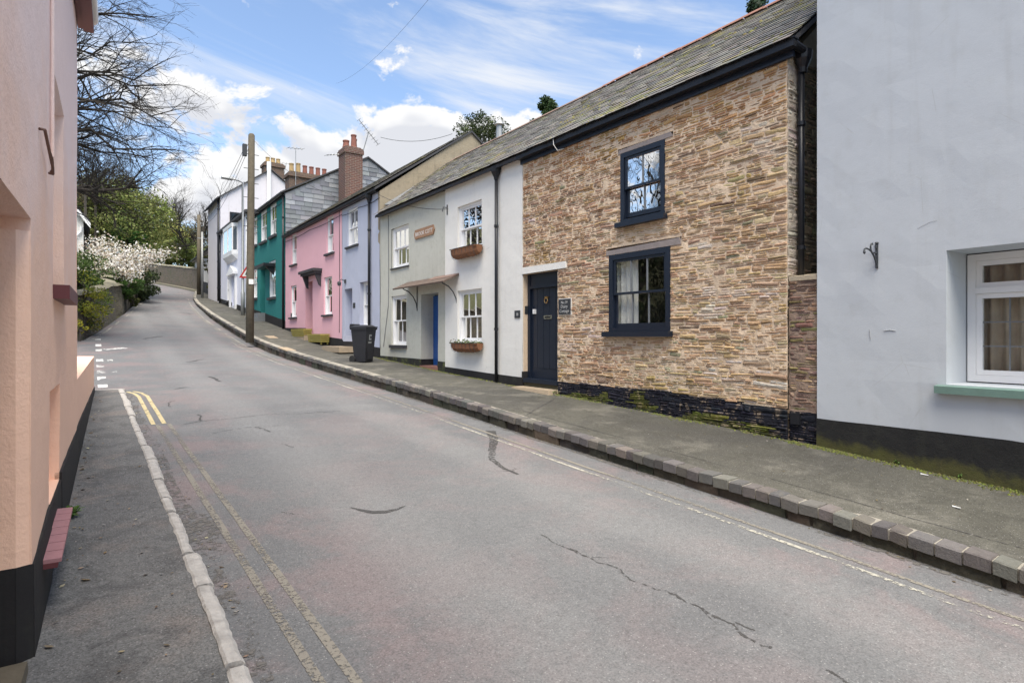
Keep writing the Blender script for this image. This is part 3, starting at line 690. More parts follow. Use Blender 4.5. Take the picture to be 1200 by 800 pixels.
def downpipe(pts, parent, r=.036, mat='black', hopper=None, name='downpipe'):
    m = MB(); m.tube(pts, r, 10); o = m.build(name, M[mat], parent, True)
    a, b = Vector(pts[0]), Vector(pts[-1]); n = int(abs(a.z - b.z) / 1.5)
    for k in range(1, n + 1):
        q = MB(); p = Vector((b.x, b.y, b.z + (a.z - b.z) * (k - .5) / n)); q.cyl(p, r * 1.35, r * 1.35, .05, 10); q.build('pipe_collar', M[mat], o)
    if hopper:
        q = MB(); p = Vector(hopper); q.tube([p + Vector((0, 0, -.16)), p + Vector((0, 0, -.10)), p + Vector((0, 0, .0)), p + Vector((0, 0, .1))], [r * 1.2, .055, .105, .115], 10); q.build('hopper', M[mat], o)
    return o
def slope_roof(parent, s0, s1, xe, ze, xr, zr, xb, zb, mat='lead', th=.07, name='roof', stuff=None):
    m = MB(); n = max(1, int((s1 - s0) / 2)); L = frange(s0, s1, 2)
    for a, b in zip(L, L[1:]):
        m.hexa([(xe, a, ze - th), (xr, a, zr - th), (xr, b, zr - th), (xe, b, ze - th), (xe, a, ze), (xr, a, zr), (xr, b, zr), (xe, b, ze)])
    m.hexa([(xr + .004, s0, zr - th), (xb, s0, zb - th), (xb, s1, zb - th), (xr + .004, s1, zr - th), (xr + .004, s0, zr - .002), (xb, s0, zb), (xb, s1, zb), (xr + .004, s1, zr - .002)])
    return m.build(name, M[mat], parent)
def slates(roof, s0, s1, xe, ze, xr, zr, w=.23, ex=.15, limit=300, cols=None, moss=0.25):
    L = math.hypot(xr - xe, zr - ze); ux, uz = (xr - xe) / L, (zr - ze) / L; nx, nz = -uz, ux; lst = []
    cols = cols or [(.175, .165, .15), (.14, .134, .125), (.20, .185, .16), (.155, .15, .142), (.22, .205, .175)]
    rows = int(L / ex); 
    for j in range(rows + 1):
        t0 = j * ex - .03; t1 = min(t0 + ex * 1.75, L + .01); s = s0 - (w / 2 if j % 2 else 0)
        while s < s1:
            ww = w * rnd.uniform(.85, 1.15); a, b = max(s0, s + .003), min(s1, s + ww - .003); s += ww
            if b - a < .04: continue
            h0 = .016 + rnd.uniform(0, .008); h1 = .004; th = .007; sk = rnd.uniform(-.008, .008); dz = rnd.uniform(-.01, .01)
            def pt(t, h, y): return (xe + ux * t + nx * h, y, ze + uz * t + nz * h)
            v = [pt(t0 + dz, h0, a), pt(t0 + dz + sk, h0, b), pt(t1, h1, b), pt(t1, h1, a), pt(t0 + dz, h0 + th, a), pt(t0 + dz + sk, h0 + th, b), pt(t1, h1 + th * .5, b), pt(t1, h1 + th * .5, a)]
            c = vary(rnd.choice(cols), .22)
            if n3(a * .8, t0 * 1.5, 2.2) > .18 and rnd.random() < moss * 2: c = vary(rnd.choice([(.20, .185, .09), (.23, .21, .11), (.17, .165, .10)]), .25)
            d2 = v[0][0] ** 2 + v[0][1] ** 2
            lst.append((v, [(0, 3, 2, 1), (4, 5, 6, 7), (0, 1, 5, 4), (1, 2, 6, 5), (2, 3, 7, 6), (3, 0, 4, 7)], c, (b - a) / d2))
    pieces(lst, 'slate', M['slate'], roof, limit, 'far_slates')
def gable(parent, y, prof, mat, name='gable_wall', th=.12):
    """profile in (x, z) at street distance y, facing back down the street"""
    m = MB(); n = len(prof)
    m.add([(x, y, z) for x, z in prof] + [(x, y + th, z) for x, z in prof], [tuple(range(n))[::-1], tuple(range(n, 2 * n))] + [(i, (i + 1) % n, n + (i + 1) % n, n + i) for i in range(n)])
    return m.build(name, M[mat], parent)
def lettering(fr, parent, txt, s_mid, z, size, d, mat='text', tilt=0.0, name='lettering'):
    cu = bpy.data.curves.new('t', 'FONT'); cu.body = txt; cu.size = size; cu.align_x = 'CENTER'; cu.extrude = .002; cu.resolution_u = 2
    o = bpy.data.objects.new('t', cu); C.link(o); bpy.context.view_layer.update()
    me = bpy.data.meshes.new_from_object(o.evaluated_get(bpy.context.evaluated_depsgraph_get()))
    m = MB(); m.add([fr(s_mid - v.co.x, z + v.co.y, d + v.co.z) for v in me.vertices], [tuple(p.vertices) for p in me.polygons])
    bpy.data.objects.remove(o); bpy.data.meshes.remove(me); bpy.data.curves.remove(cu)
    return m.build(name, M[mat], parent)
def chimney(parent, x0, x1, y0, y1, z0, z1, mat, pots, corb=.05, name='chimney'):
    m = MB(); m.box(x0, x1, y0, y1, z0, z1 - .3); m.box(x0 - corb, x1 + corb, y0 - corb, y1 + corb, z1 - .3, z1 - .12); m.box(x0 - corb * .3, x1 + corb * .3, y0 - corb * .3, y1 + corb * .3, z1 - .12, z1 - .04); m.box(x0 + .05, x1 - .05, y0 + .05, y1 - .05, z1 - .04, z1 + .02)
    ch = m.build(name, M[mat], parent)
    for (x, y, h, r, mt) in pots:
        q = MB(); q.tube([(x, y, z1), (x, y, z1 + .06), (x, y, z1 + .09), (x, y, z1 + h - .08), (x, y, z1 + h - .05), (x, y, z1 + h)], [r * 1.15, r * 1.1, r, r * .85, r, r], 12); q.build('chimney_pot', M[mt], ch)
    return ch

# rubble stone facing ------------------------------------------------
TAN0 = [(.40, .27, .165), (.37, .245, .17), (.43, .31, .19), (.33, .22, .145), (.39, .255, .195), (.28, .18, .125), (.36, .27, .15), (.24, .165, .13), (.45, .35, .24), (.34, .21, .165), (.29, .26, .18), (.27, .175, .15)]
TAN = [(c[0] * 1.04, c[1] * 1.03, c[2] * .86) for c in TAN0]
TAN = [tuple(1.2 * (.68 * a + .32 * b) for a, b in zip(c, (.41, .292, .185))) for c in TAN]
def rubble_face(fr, parent, s0, s1, zb, zt, ops, colour, mortar_col, hmin=.035, hmax=.105, limit=300, gap=.0085, proud=1.0, grid=.035, mdep=-.001, sseed=0, name='stone', rest='small_stones'):
    """stones laid in uneven courses; each with its own outline, face and depth, mortar recessed between"""
    r = random.Random(100 + sseed); lst = []
    zmin = min(zb(s0), zb(s1)) - .1; z = zmin; k = 0; bounds = [zmin]
    while z < zt: z += r.choice([r.uniform(hmin, hmin * 1.6), r.uniform(hmin * 1.4, hmax), r.uniform(hmin * 1.2, hmax * .8)]); bounds.append(min(z, zt))
    def bz(i, s):
        if i == 0: return bounds[0]
        if i == len(bounds) - 1: return bounds[i]
        b = bounds[i]; return b + .034 * n3(s * 1.5, b * 4.5, sseed) + .013 * n3(s * 4.6, b * 13, sseed + 2)
    for i in range(len(bounds) - 1):
        h = bounds[i + 1] - bounds[i]
        if h < .015: continue
        zc = (bounds[i] + bounds[i + 1]) / 2
        iv = [(s0, s1)]
        for o in ops:
            if o[2] - h * .35 < zc < o[3] + h * .35:
                iv = [q for (a, b) in iv for q in ((a, min(b, o[0])), (max(a, o[1]), b)) if q[1] - q[0] > .025]
        for (A, B_) in iv:
            s = A
            while s < B_ - .02:
                w = r.uniform(.08, .27) * (.75 + h * 6) if r.random() < .82 else r.uniform(.28, .5)
                e = min(s + w, B_)
                if B_ - e < .05: e = B_
                lay = 1 if h < .05 or r.random() < .5 else 2
                if h > .08 and r.random() < .3: lay = 3
                cuts = [0] + sorted(r.uniform(.3, .7) if lay == 2 else (q + 1) / 3 + r.uniform(-.06, .06) for q in range(lay - 1)) + [1]
                sub = []
                for q in range(lay):
                    if lay > 1 and e - s > .22 and r.random() < .55: mid = s + (e - s) * r.uniform(.35, .65); sub += [(s, mid, q), (mid, e, q)]
                    else: sub.append((s, e, q))
                for (a, b, q) in sub:
                    lo = lambda t: bz(i, t) + (bz(i + 1, t) - bz(i, t)) * cuts[q]; hi = lambda t: bz(i, t) + (bz(i + 1, t) - bz(i, t)) * cuts[q + 1]
                    g = gap * r.uniform(.5, 1.6); a2, b2 = a + g, b - g
                    if b2 - a2 < .02: continue
                    zc2 = (lo((a + b) / 2) + hi((a + b) / 2)) / 2
                    if zc2 < zb((a + b) / 2) - .08: continue
                    n = 3 if b2 - a2 < .15 else 4
                    jx = lambda: r.uniform(-.014, .014); jz = lambda: r.uniform(-.0035, .0035)
                    bot = [(a2 + (b2 - a2) * t / (n - 1) + (jx() if 0 < t < n - 1 else abs(jx()) * (1 if t == 0 else -1)), lo(a2 + (b2 - a2) * t / (n - 1)) + g * .8 + jz()) for t in range(n)]
                    topp = [(a2 + (b2 - a2) * t / (n - 1) + (jx() if 0 < t < n - 1 else abs(jx()) * (1 if t == 0 else -1)), max(hi(a2 + (b2 - a2) * t / (n - 1)) - g * .8, lo(a2 + (b2 - a2) * t / (n - 1)) + g * .8 + .007) + jz()) for t in range(n)]
                    pc = min(.3, (hi(a2) - lo(a2)) * .25)
                    poly = bot + [(b2 + jx() * .3, zc2 + jz())] + topp[::-1] + [(a2 + jx() * .3, zc2 + jz())]
                    cx = sum(p[0] for p in poly) / len(poly); cz = sum(p[1] for p in poly) / len(poly)
                    dp = (r.uniform(-.001, .010) + (.012 if r.random() < .09 else 0)) * proud; tx, tz = r.uniform(-.03, .03), r.uniform(-.10, .10)
                    L = len(poly); bev = min(.010, (hi(a2) - lo(a2)) * .22)
                    v = [fr(p[0], p[1], -.035) for p in poly]
                    v += [fr(p[0], p[1], dp - .010 + (p[0] - cx) * tx + (p[1] - cz) * tz) for p in poly]
                    for p in poly:
                        dx, dz = cx - p[0], cz - p[1]; q2 = math.hypot(dx, dz) or 1; kx_ = min(bev * 1.6, abs(dx) * .5) * (1 if dx > 0 else -1); kz_ = min(bev, abs(dz) * .5) * (1 if dz > 0 else -1)
                        v.append(fr(p[0] + kx_, p[1] + kz_, dp + (p[0] - cx) * tx + (p[1] - cz) * tz + r.uniform(-.003, .003)))
                    v.append(fr(cx + jx(), cz, dp + r.uniform(-.002, .007)))
                    f = [(t, (t + 1) % L, L + (t + 1) % L, L + t) for t in range(L)] + [(L + t, L + (t + 1) % L, 2 * L + (t + 1) % L, 2 * L + t) for t in range(L)] + [(2 * L + t, 2 * L + (t + 1) % L, 3 * L) for t in range(L)]
                    d2 = v[0][0] ** 2 + v[0][1] ** 2
                    lst.append((v, f, colour(cx, cz, r), (b2 - a2) * (hi(a2) - lo(a2)) / d2))
                s = e
    pieces(lst, name, M['stone'], parent, limit, rest)
    S = sorted(set(frange(s0, s1, grid)) | {q for o in ops for q in o[:2] if s0 < q < s1}); Z = sorted(set(frange(zmin, zt, grid)) | {q for o in ops for q in o[2:4] if zmin < q < zt}); m = MB(); nS = len(S)
    for zz in Z:
        for s in S: m.v.append(fr(s, zz, mdep + .010 * n3(s * 7, zz * 9, 1 + sseed) + .006 * n3(s * 19, zz * 23, 4) + .006 * n3(s * 1.1, zz * 1.1, 8)))
    for j in range(len(Z) - 1):
        for i in range(nS - 1):
            a, b = (S[i] + S[i + 1]) / 2, (Z[j] + Z[j + 1]) / 2
            if any(o[0] < a < o[1] and o[2] < b < o[3] for o in ops): continue
            m.f.append([j * nS + i, j * nS + i + 1, (j + 1) * nS + i + 1, (j + 1) * nS + i]); m.c.append(mortar_col(a, b))
    for o in ops:       # sides of the openings
        for q in (o[0], o[1]):
            if s0 <= q <= s1: m.quad(fr(q, o[2], -.005), fr(q, o[3], -.005), fr(q, o[3], -o[4]), fr(q, o[2], -o[4]), mortar_col(q, o[3]))
        m.quad(fr(o[0], o[3], -.005), fr(o[1], o[3], -.005), fr(o[1], o[3], -o[4]), fr(o[0], o[3], -o[4]), mortar_col(o[0], o[3]))
        m.quad(fr(o[0], o[2], -.005), fr(o[1], o[2], -.005), fr(o[1], o[2], -o[4]), fr(o[0], o[2], -o[4]), mortar_col(o[0], o[2]))
    return m.build('mortar', M['mortar'], parent)

# ================================================================ stone cottage
SC0, SC1 = ROW.px(923, 300)[0], ROW.px(613, 300)[0]
ZE = 5.11                                         # underside of the cottage fascia
cot = thing('stone_cottage', (7.0, (SC0 + SC1) / 2, WB(6.5)), 'exposed rubble stone cottage with navy sash windows and navy door', 'house')
lw = W(ROW, 714, 299.7, 785.6, 388.5); uw = W(ROW, 727.5, 181, 779.3, 262)
DS0, DS1 = ROW.px(653.5, 380)[0], SC1 - .02
DZ0, DZ1 = .84, 2.93
plt_ = [(3.3, ROW.px(957, 485)[1]), (ROW.px(917, 479)[0], ROW.px(917, 479)[1]), (ROW.px(789, 459)[0], ROW.px(789, 459)[1]), (ROW.px(653, 447)[0], ROW.px(653, 447)[1])]
def zplt(s): return lerp(plt_, s) + .015 * n3(s * 3, 7) 
opsC = [(lw[0] + .01, lw[1] - .01, lw[2] - .06, lw[3], .2), (uw[0] + .01, uw[1] - .01, uw[2] - .05, uw[3], .2), (DS0, SC1, DZ0 - .5, 3.065, .2), (7.88, SC1, 2.925, 3.065, .1),
        (lw[0] - .2, lw[1] + .07, lw[3] + .005, lw[3] + .12, .1), (uw[0] - .15, uw[1] + .05, uw[3] + .004, uw[3] + .085, .1)]
def colC(s, z, r):
    if z < zplt(s):
        g = n3(s * 2.2, z * 3, 3) + (WB(s) + .22 - z) * 3.2
        if g > .42 and r.random() < .6: return vary(r.choice([(.085, .095, .022), (.12, .125, .03), (.05, .055, .02)]), .35, r)
        return vary((.020, .021, .030), .35, r)
    c = r.choice(TAN)
    if r.random() < .09: c = r.choice([(.50, .40, .28), (.27, .265, .17), (.19, .135, .10)])
    wl = n3(s * 1.3, z * 1.6, 11)
    if wl > .38 and r.random() < .6: c = (.56, .48, .41)
    if 3.9 < s < 5.0 and .98 < z < 1.4 and r.random() < .22: c = (.55, .51, .45)
    if n3(s * .8, z * .8, 21) > .22: c = (c[0] * .86, c[1] * .90, c[2] * .72)     # lichen-ochre areas
    if s > 6.6: c = (c[0] * .92, c[1] * .85, c[2] * .86)
    if z > 4.5: c = (c[0] * 1.02, c[1] * .9, c[2] * .75)
    return vary(c, .17, r)
def mcolC(s, z):
    if z < zplt(s): return (.02, .021, .028) if n3(s * 2.2, z * 3, 3) + (WB(s) + .22 - z) * 3.2 < .45 else (.075, .08, .025)
    k = 1 + .16 * n3(s * 2, z * 2, 30); return (.67 * k, .525 * k, .38 * k)
rubble_face(ROW, cot, SC0, SC1, lambda s: WB(s), ZE + .05, opsC, colC, mcolC, .021, .080, 300, gap=.0056, sseed=1)
# lintels
m = MB(); m.hexa([ROW(7.90, 2.935, -.1), ROW(7.90, 2.935, .022), ROW(SC1 + .012, 2.93, .022), ROW(SC1 + .012, 2.93, -.1), ROW(7.92, 3.055, -.1), ROW(7.92, 3.055, .02), ROW(SC1 + .012, 3.06, .02), ROW(SC1 + .012, 3.06, -.1)]); m.build('door_lintel', M['white'], cot)
m = MB(); a, b, z = lw[0] - .2, lw[1] + .07, lw[3] + .006
m.hexa([ROW(a, z, -.1), ROW(a, z, .014), ROW(b, z, .012), ROW(b, z, -.1), ROW(a + .03, z + .10, -.1), ROW(a + .03, z + .10, .018), ROW(b - .02, z + .075, .014), ROW(b - .02, z + .075, -.1)]); m.build('window_lintel', M['lintel'], cot)
m = MB(); a, b, z = uw[0] - .15, uw[1] + .05, uw[3] + .005
m.hexa([ROW(a, z, -.1), ROW(a, z, .012), ROW(b, z, .012), ROW(b, z, -.1), ROW(a + .05, z + .075, -.1), ROW(a + .05, z + .075, .014), ROW(b - .02, z + .06, .014), ROW(b - .02, z + .06, -.1)]); m.build('window_lintel', M['lintel'], cot)
sash(ROW, cot, *lw, rec=-.012, cols=3, frame='navy', fw=.085, sill=dict(ov=.05, d=.11, th=.085, l=1.5), cur='left', bars='lead', label='lower navy sash window with white curtain')
sash(ROW, cot, *uw, rec=-.012, cols=2, frame='navy', fw=.075, sill=dict(ov=.05, d=.10, th=.075), cur=None, bars='lead', slide=.03, glass='old_glass', label='upper navy sash window')
# door
m = MB(); B = ROW.box; rec = .13
B(m, DS0 - .03, DS0 + .05, DZ0, DZ1, -rec - .1, -rec + .02); B(m, DS1 - .055, DS1 + .015, DZ0, DZ1, -rec - .1, -rec + .02); B(m, DS0 + .05, DS1 - .055, DZ1 - .24, DZ1, -rec - .1, -rec + .005); B(m, DS0 + .05, DS1 - .055, DZ1 - .29, DZ1 - .24, -rec - .1, -rec + .022)
dfr = m.build('door_frame', M['navy'], cot)
m = MB(); a, b, z0, z1 = DS0 + .052, DS1 - .057, DZ0 + .03, DZ1 - .292
B(m, a, b, z0, z1, -rec - .075, -rec - .04)
n = 5
for k in range(n): q = (b - a) / n; B(m, a + q * k + .004, a + q * (k + 1) - .004, z0 + .2, z1 - .01, -rec - .042, -rec - .030)
B(m, a, b, z0, z0 + .19, -rec - .042, -rec - .022)
door = m.build('door', M['navy'], cot)
m = MB(); B(m, DS0 + .0, DS1, DZ0 - .05, DZ0 + .028, -rec - .1, .02); m.build('door_sill', M['navy'], cot)
kn = ROW.px(641, 351, -rec - .03); m = MB(); R_ = .048
m.tube([ROW(kn[0] + R_ * math.cos(t), kn[1] - .02 + R_ * math.sin(t), -rec - .005) for t in [2 * math.pi * i / 18 for i in range(19)]], .009, 8, cap=False); B(m, kn[0] - .02, kn[0] + .025, kn[1] + .02, kn[1] + .06, -rec - .03, -rec + .01); B(m, kn[0] - .055, kn[0] - .005, kn[1] + .03, kn[1] + .055, -rec - .03, -rec); m.build('door_knocker', M['brass'], door)
lb = ROW.px(642.5, 371.5, -rec - .03); m = MB(); B(m, lb[0] - .12, lb[0] + .12, lb[1] - .035, lb[1] + .035, -rec - .03, -rec - .015); lbo = m.build('letterbox', M['chrome'], door); m = MB(); B(m, lb[0] - .085, lb[0] + .085, lb[1] - .017, lb[1] + .017, -rec - .016, -rec - .012); m.build('letterbox_flap', M['black'], door)
kb = ROW.px(626.3, 365, -rec); m = MB(); B(m, kb[0] - .02, kb[0] + .02, kb[1] - .045, kb[1] + .045, -rec - .03, -rec + .03); m.build('door_latch', M['white_paint'], door)
m = MB(); hz = WB(8.6); m.hexa([ROW(DS0 - .05, hz - .1, -.1), ROW(DS0 - .05, hz - .1, .26), ROW(DS1 + .1, hz - .1, .30), ROW(DS1 + .1, hz - .1, -.1), ROW(DS0, hz + .055, -.1), ROW(DS0, hz + .05, .22), ROW(DS1 + .05, hz + .055, .25), ROW(DS1 + .05, hz + .06, -.1)]); m.build('doorstep', M['step'], cot)
m = MB(); B(m, DS0 - .01, DS1 + .01, hz + .03, DZ0 - .05, -.25, -.012); m.build('threshold_stone', M['dirt'], cot)
# name plaque and bell
pq = W(ROW, 656, 351, 669.6, 368.5); m = MB(); B(m, pq[0], pq[1], pq[2], pq[3], .01, .032); pqo = m.build('name_plaque', M['slate_plaque'], cot)
m = MB(); B(m, pq[0] - .015, pq[1] + .015, pq[2] - .015, pq[3] + .015, -.0, .016); m.build('plaque_backing', M['cream_upvc'], cot)
sm_ = (pq[0] + pq[1]) / 2; hh = pq[3] - pq[2]
for i, (t, sz) in enumerate((('No.29', .07), ('Dairy', .085), ('Cottage', .08))): lettering(ROW, pqo, t, sm_, pq[3] - hh * (.30 + .29 * i), sz, .033)
# vent in the painted base
v0 = W(ROW, 923, 483, 935, 496); 
# fascia, gutter, hopper and downpipe on the end wall
m = MB(); B(m, SC0 - .10, SC1 + .03, ZE + .0, ZE + .10, .012, .05); m.build('fascia', M['navy'], cot)
m = MB(); B(m, SC0 - .16, SC1 + .02, ZE + .075, ZE + .175, .052, .165); B(m, SC0 - .17, SC1 + .02, ZE + .165, ZE + .18, .045, .175); m.build('gutter', M['black'], cot)
xp = at_s(939, 80, SC0 - .07).x
m = MB(); m.tube([(6.9, SC0 - .13, ZE + .12), (7.1, SC0 - .13, ZE + .11), (xp - .02, SC0 - .1, ZE + .1)], .05, 10); m.build('gutter_return', M['black'], cot)
downpipe([(xp, SC0 - .07, ZE - .02), (xp, SC0 - .07, 2.0)], cot, .038, hopper=(xp, SC0 - .09, ZE + .02))
# end wall in rougher stone, coloured dark for the gap's shade, and its pale mortared corner
END = Fr(7.0, SC0, math.pi / 2, -1)
def colE(s, z, r):
    x = s - SC0
    if z < 2.3: return vary((.10, .075, .055), .3, r)
    if x < .30: return vary(r.choice([(.46, .41, .34), (.54, .48, .41), (.36, .30, .24)]), .25, r)
    return vary(r.choice([(.22, .18, .13), (.17, .14, .10), (.27, .22, .16), (.17, .165, .11)]), .3, r)
def mcolE(s, z): return (.05, .04, .03) if z < 2.25 else (.45, .39, .32) if s - SC0 < .30 + .05 * n3(z * 4, 3) else (.18, .16, .12)
rubble_face(END, cot, SC0 + .002, SC0 + 1.8, lambda s: .3, ZE + .1, [], colE, mcolE, .04, .11, 0, sseed=5, rest='end_wall_stones')
gable(cot, SC0 + .06, [(7.05, -.2), (7.05, ZE), (9.3, 7.1), (11.7, 5.2), (11.7, -.2)], 'dirty', 'end_wall')
# roof: one long slope shared with the two houses beyond
XE, ZEA, XR, ZR = 6.84, ZE + .17, 9.3, 7.24
rf = slope_roof(cot, SC0 - .12, SC1 - .001, XE, ZEA - .02, XR, ZR - .02, 11.9, 5.1, 'slate_sill'); slates(rf, SC0 - .14, SC1, XE - .02, ZEA, XR, ZR, .21, .135, 300)
s = SC0 - .14
while s < SC1 - .1:
    w = .44; m = MB(); n = 8; e = min(s + w - .008, SC1); z0 = rnd.uniform(-.006, .008)
    for q in (s, e):
        for k in range(n + 1): a = math.pi * (.12 + .76 * k / n); m.v.append((XR - .13 * math.cos(a), q, ZR - .075 + z0 + .13 * math.sin(a)))
    for k in range(n): m.f.append([k, k + 1, n + 2 + k, n + 1 + k]); m.c.append(None)
    m.f.append(list(range(n + 1))[::-1]); m.c.append(None)
    m.build('ridge_tile', M['tile_red'], cot); s += w
m = MB(); pts = [ROW(8.05, ZE + .16, .19), ROW(8.03, ZE + .05, .20), ROW(7.98, ZE - .06, .15), ROW(7.93, ZE - .02, .04)]; m.tube(pts, .008, 5); m.build('cable', M['cream_upvc'], cot)
# moss on the slates near the eaves
m = MB(); r = random.Random(3)
for k in range(420):
    t = r.random() ** 1.6 * 2.2; s = r.uniform(SC0, 9.0)
    if n3(s * 1.2, t * 1.6, 44) < .05: continue
    L = math.hypot(XR - XE, ZR - ZEA); ux, uz = (XR - XE) / L, (ZR - ZEA) / L; rr = r.uniform(.015, .05)
    c = Vector((XE + ux * t - uz * .025, s, ZEA + uz * t + ux * .025)); col = vary(r.choice([(.20, .18, .04), (.16, .16, .03), (.12, .13, .04)]), .3, r)
    m.add([c + Vector((0, 0, rr * .6))] + [c + Vector((math.cos(a) * rr * ux * r.uniform(.7, 1.2), math.sin(a) * rr * r.uniform(.7, 1.2), math.cos(a) * rr * uz)) for a in (0, 1.05, 2.1, 3.14, 4.2, 5.2)], [(0, 1 + i, 1 + (i + 1) % 6) for i in range(6)], col)
tag(m.build('moss', M['leaf'], cot), kind='stuff')

# low wall closing the gap to the pale blue house
gw = thing('gap_wall', (7.0, 3.6, WB(3.6)), 'low rubble wall with pale stone coping between cottage and pale blue house', 'wall')
GZ = ROW.px(940, 321)[1]
GAP = Fr(7.03)
rubble_face(GAP, gw, 3.30, SC0 + .0, lambda s: WB(s), GZ - .07, [], lambda s, z, r: colC(s, z, r) if z < zplt(s) or (1.0 < z < 1.2 and r.random() < .5) else vary(r.choice([(.22, .13, .10), (.27, .18, .12), (.18, .12, .10), (.17, .15, .07)]), .28, r), lambda s, z: (.018, .019, .026) if z < zplt(s) else (.30, .22, .17), .03, .08, 60, sseed=9)
m = MB(); m.hexa([(7.015, 3.44, GZ - .075), (7.5, 3.44, GZ - .03), (7.5, SC0 - .01, GZ - .03), (7.015, SC0 - .01, GZ - .075), (7.005, 3.44, GZ - .02), (7.5, 3.44, GZ + .05), (7.5, SC0 - .01, GZ + .05), (7.005, SC0 - .01, GZ - .02)]); m.build('coping', M['cope_stone'], gw)
m = MB(); ROW.box(m, 3.64, 3.755, v0[2], v0[3], -.03, .004); m.build('vent_dark_box', M['black'], gw)  # flush black box, the dark inside of the vent painted as colour
m = MB(); m.box(7.08, 7.5, 3.3, SC0 - .02, 0, GZ - .08); m.build('core', M['dirty'], gw)

# ================================================================ pale blue house
BA = math.radians(2.96); BL = Fr(7.0, 3.43, BA)
blue = thing('pale_blue_house', (6.95, 1.5, WB(1.5)), 'pale blue rendered house with white leaded window and sage sill', 'house')
bs1, bz1 = BL.px(1109, 293.5); _, bz0 = BL.px(1109, 450); brec = -depth_for(BL, bs1, 1132); bs0 = bs1 - 1.75
wall(BL, 'front_wall', -5, 3.43, -.8, 7.6, [(bs0, bs1, bz0, bz1, brec + .02)], M['blue'], blue, .25, .006)
m = MB(); m.quad(BL(3.43, -.5), BL(3.43, 7.6), BL(3.43, 7.6, -5), BL(3.43, -.5, -5)); m.build('side_wall', M['blue'], blue)
bp = [(BL.px(1200, 517.5)[0] - 5, .55 - .3), (BL.px(1200, 517.5)[0], BL.px(1200, 517.5)[1]), (3.43, BL.px(958, 490)[1])]
def foot_moss():
    m = stucco('mossy_black_plinth', (.022, .022, .022), dirt=(.05, .052, .04), streak=.6, amt=.8, rough=.8, bst=.6); N = NT(m.node_tree); p = [n for n in N.n if n.type == 'BSDF_PRINCIPLED'][0]
    src = p.inputs['Base Color'].links[0].from_socket; pos = N.add('ShaderNodeNewGeometry').outputs['Position']; x = N.add('ShaderNodeSeparateXYZ', i_0=pos)
    h = N.m('SUBTRACT', x.outputs[2], N.m('ADD', N.m('MULTIPLY', x.outputs[1], .062), .185))
    h = N.m('ADD', h, N.m('MULTIPLY', N.m('SUBTRACT', N.noise(pos, 3.5, 6, .7, .4), .5), .42))
    c = N.mix(N.m('MULTIPLY', N.ss(h, .17, .02), .8), src, N.mix(N.noise(pos, 9, 6, .7), (.075, .06, .03), (.11, .12, .03)))
    N.l.new(c, p.inputs['Base Color']); return m
M['foot_moss'] = foot_moss()
plinth(BL, -5, 3.43, lambda s: lerp(bp, s), lambda s: WB(s) - .15, M['foot_moss'], blue, .012)
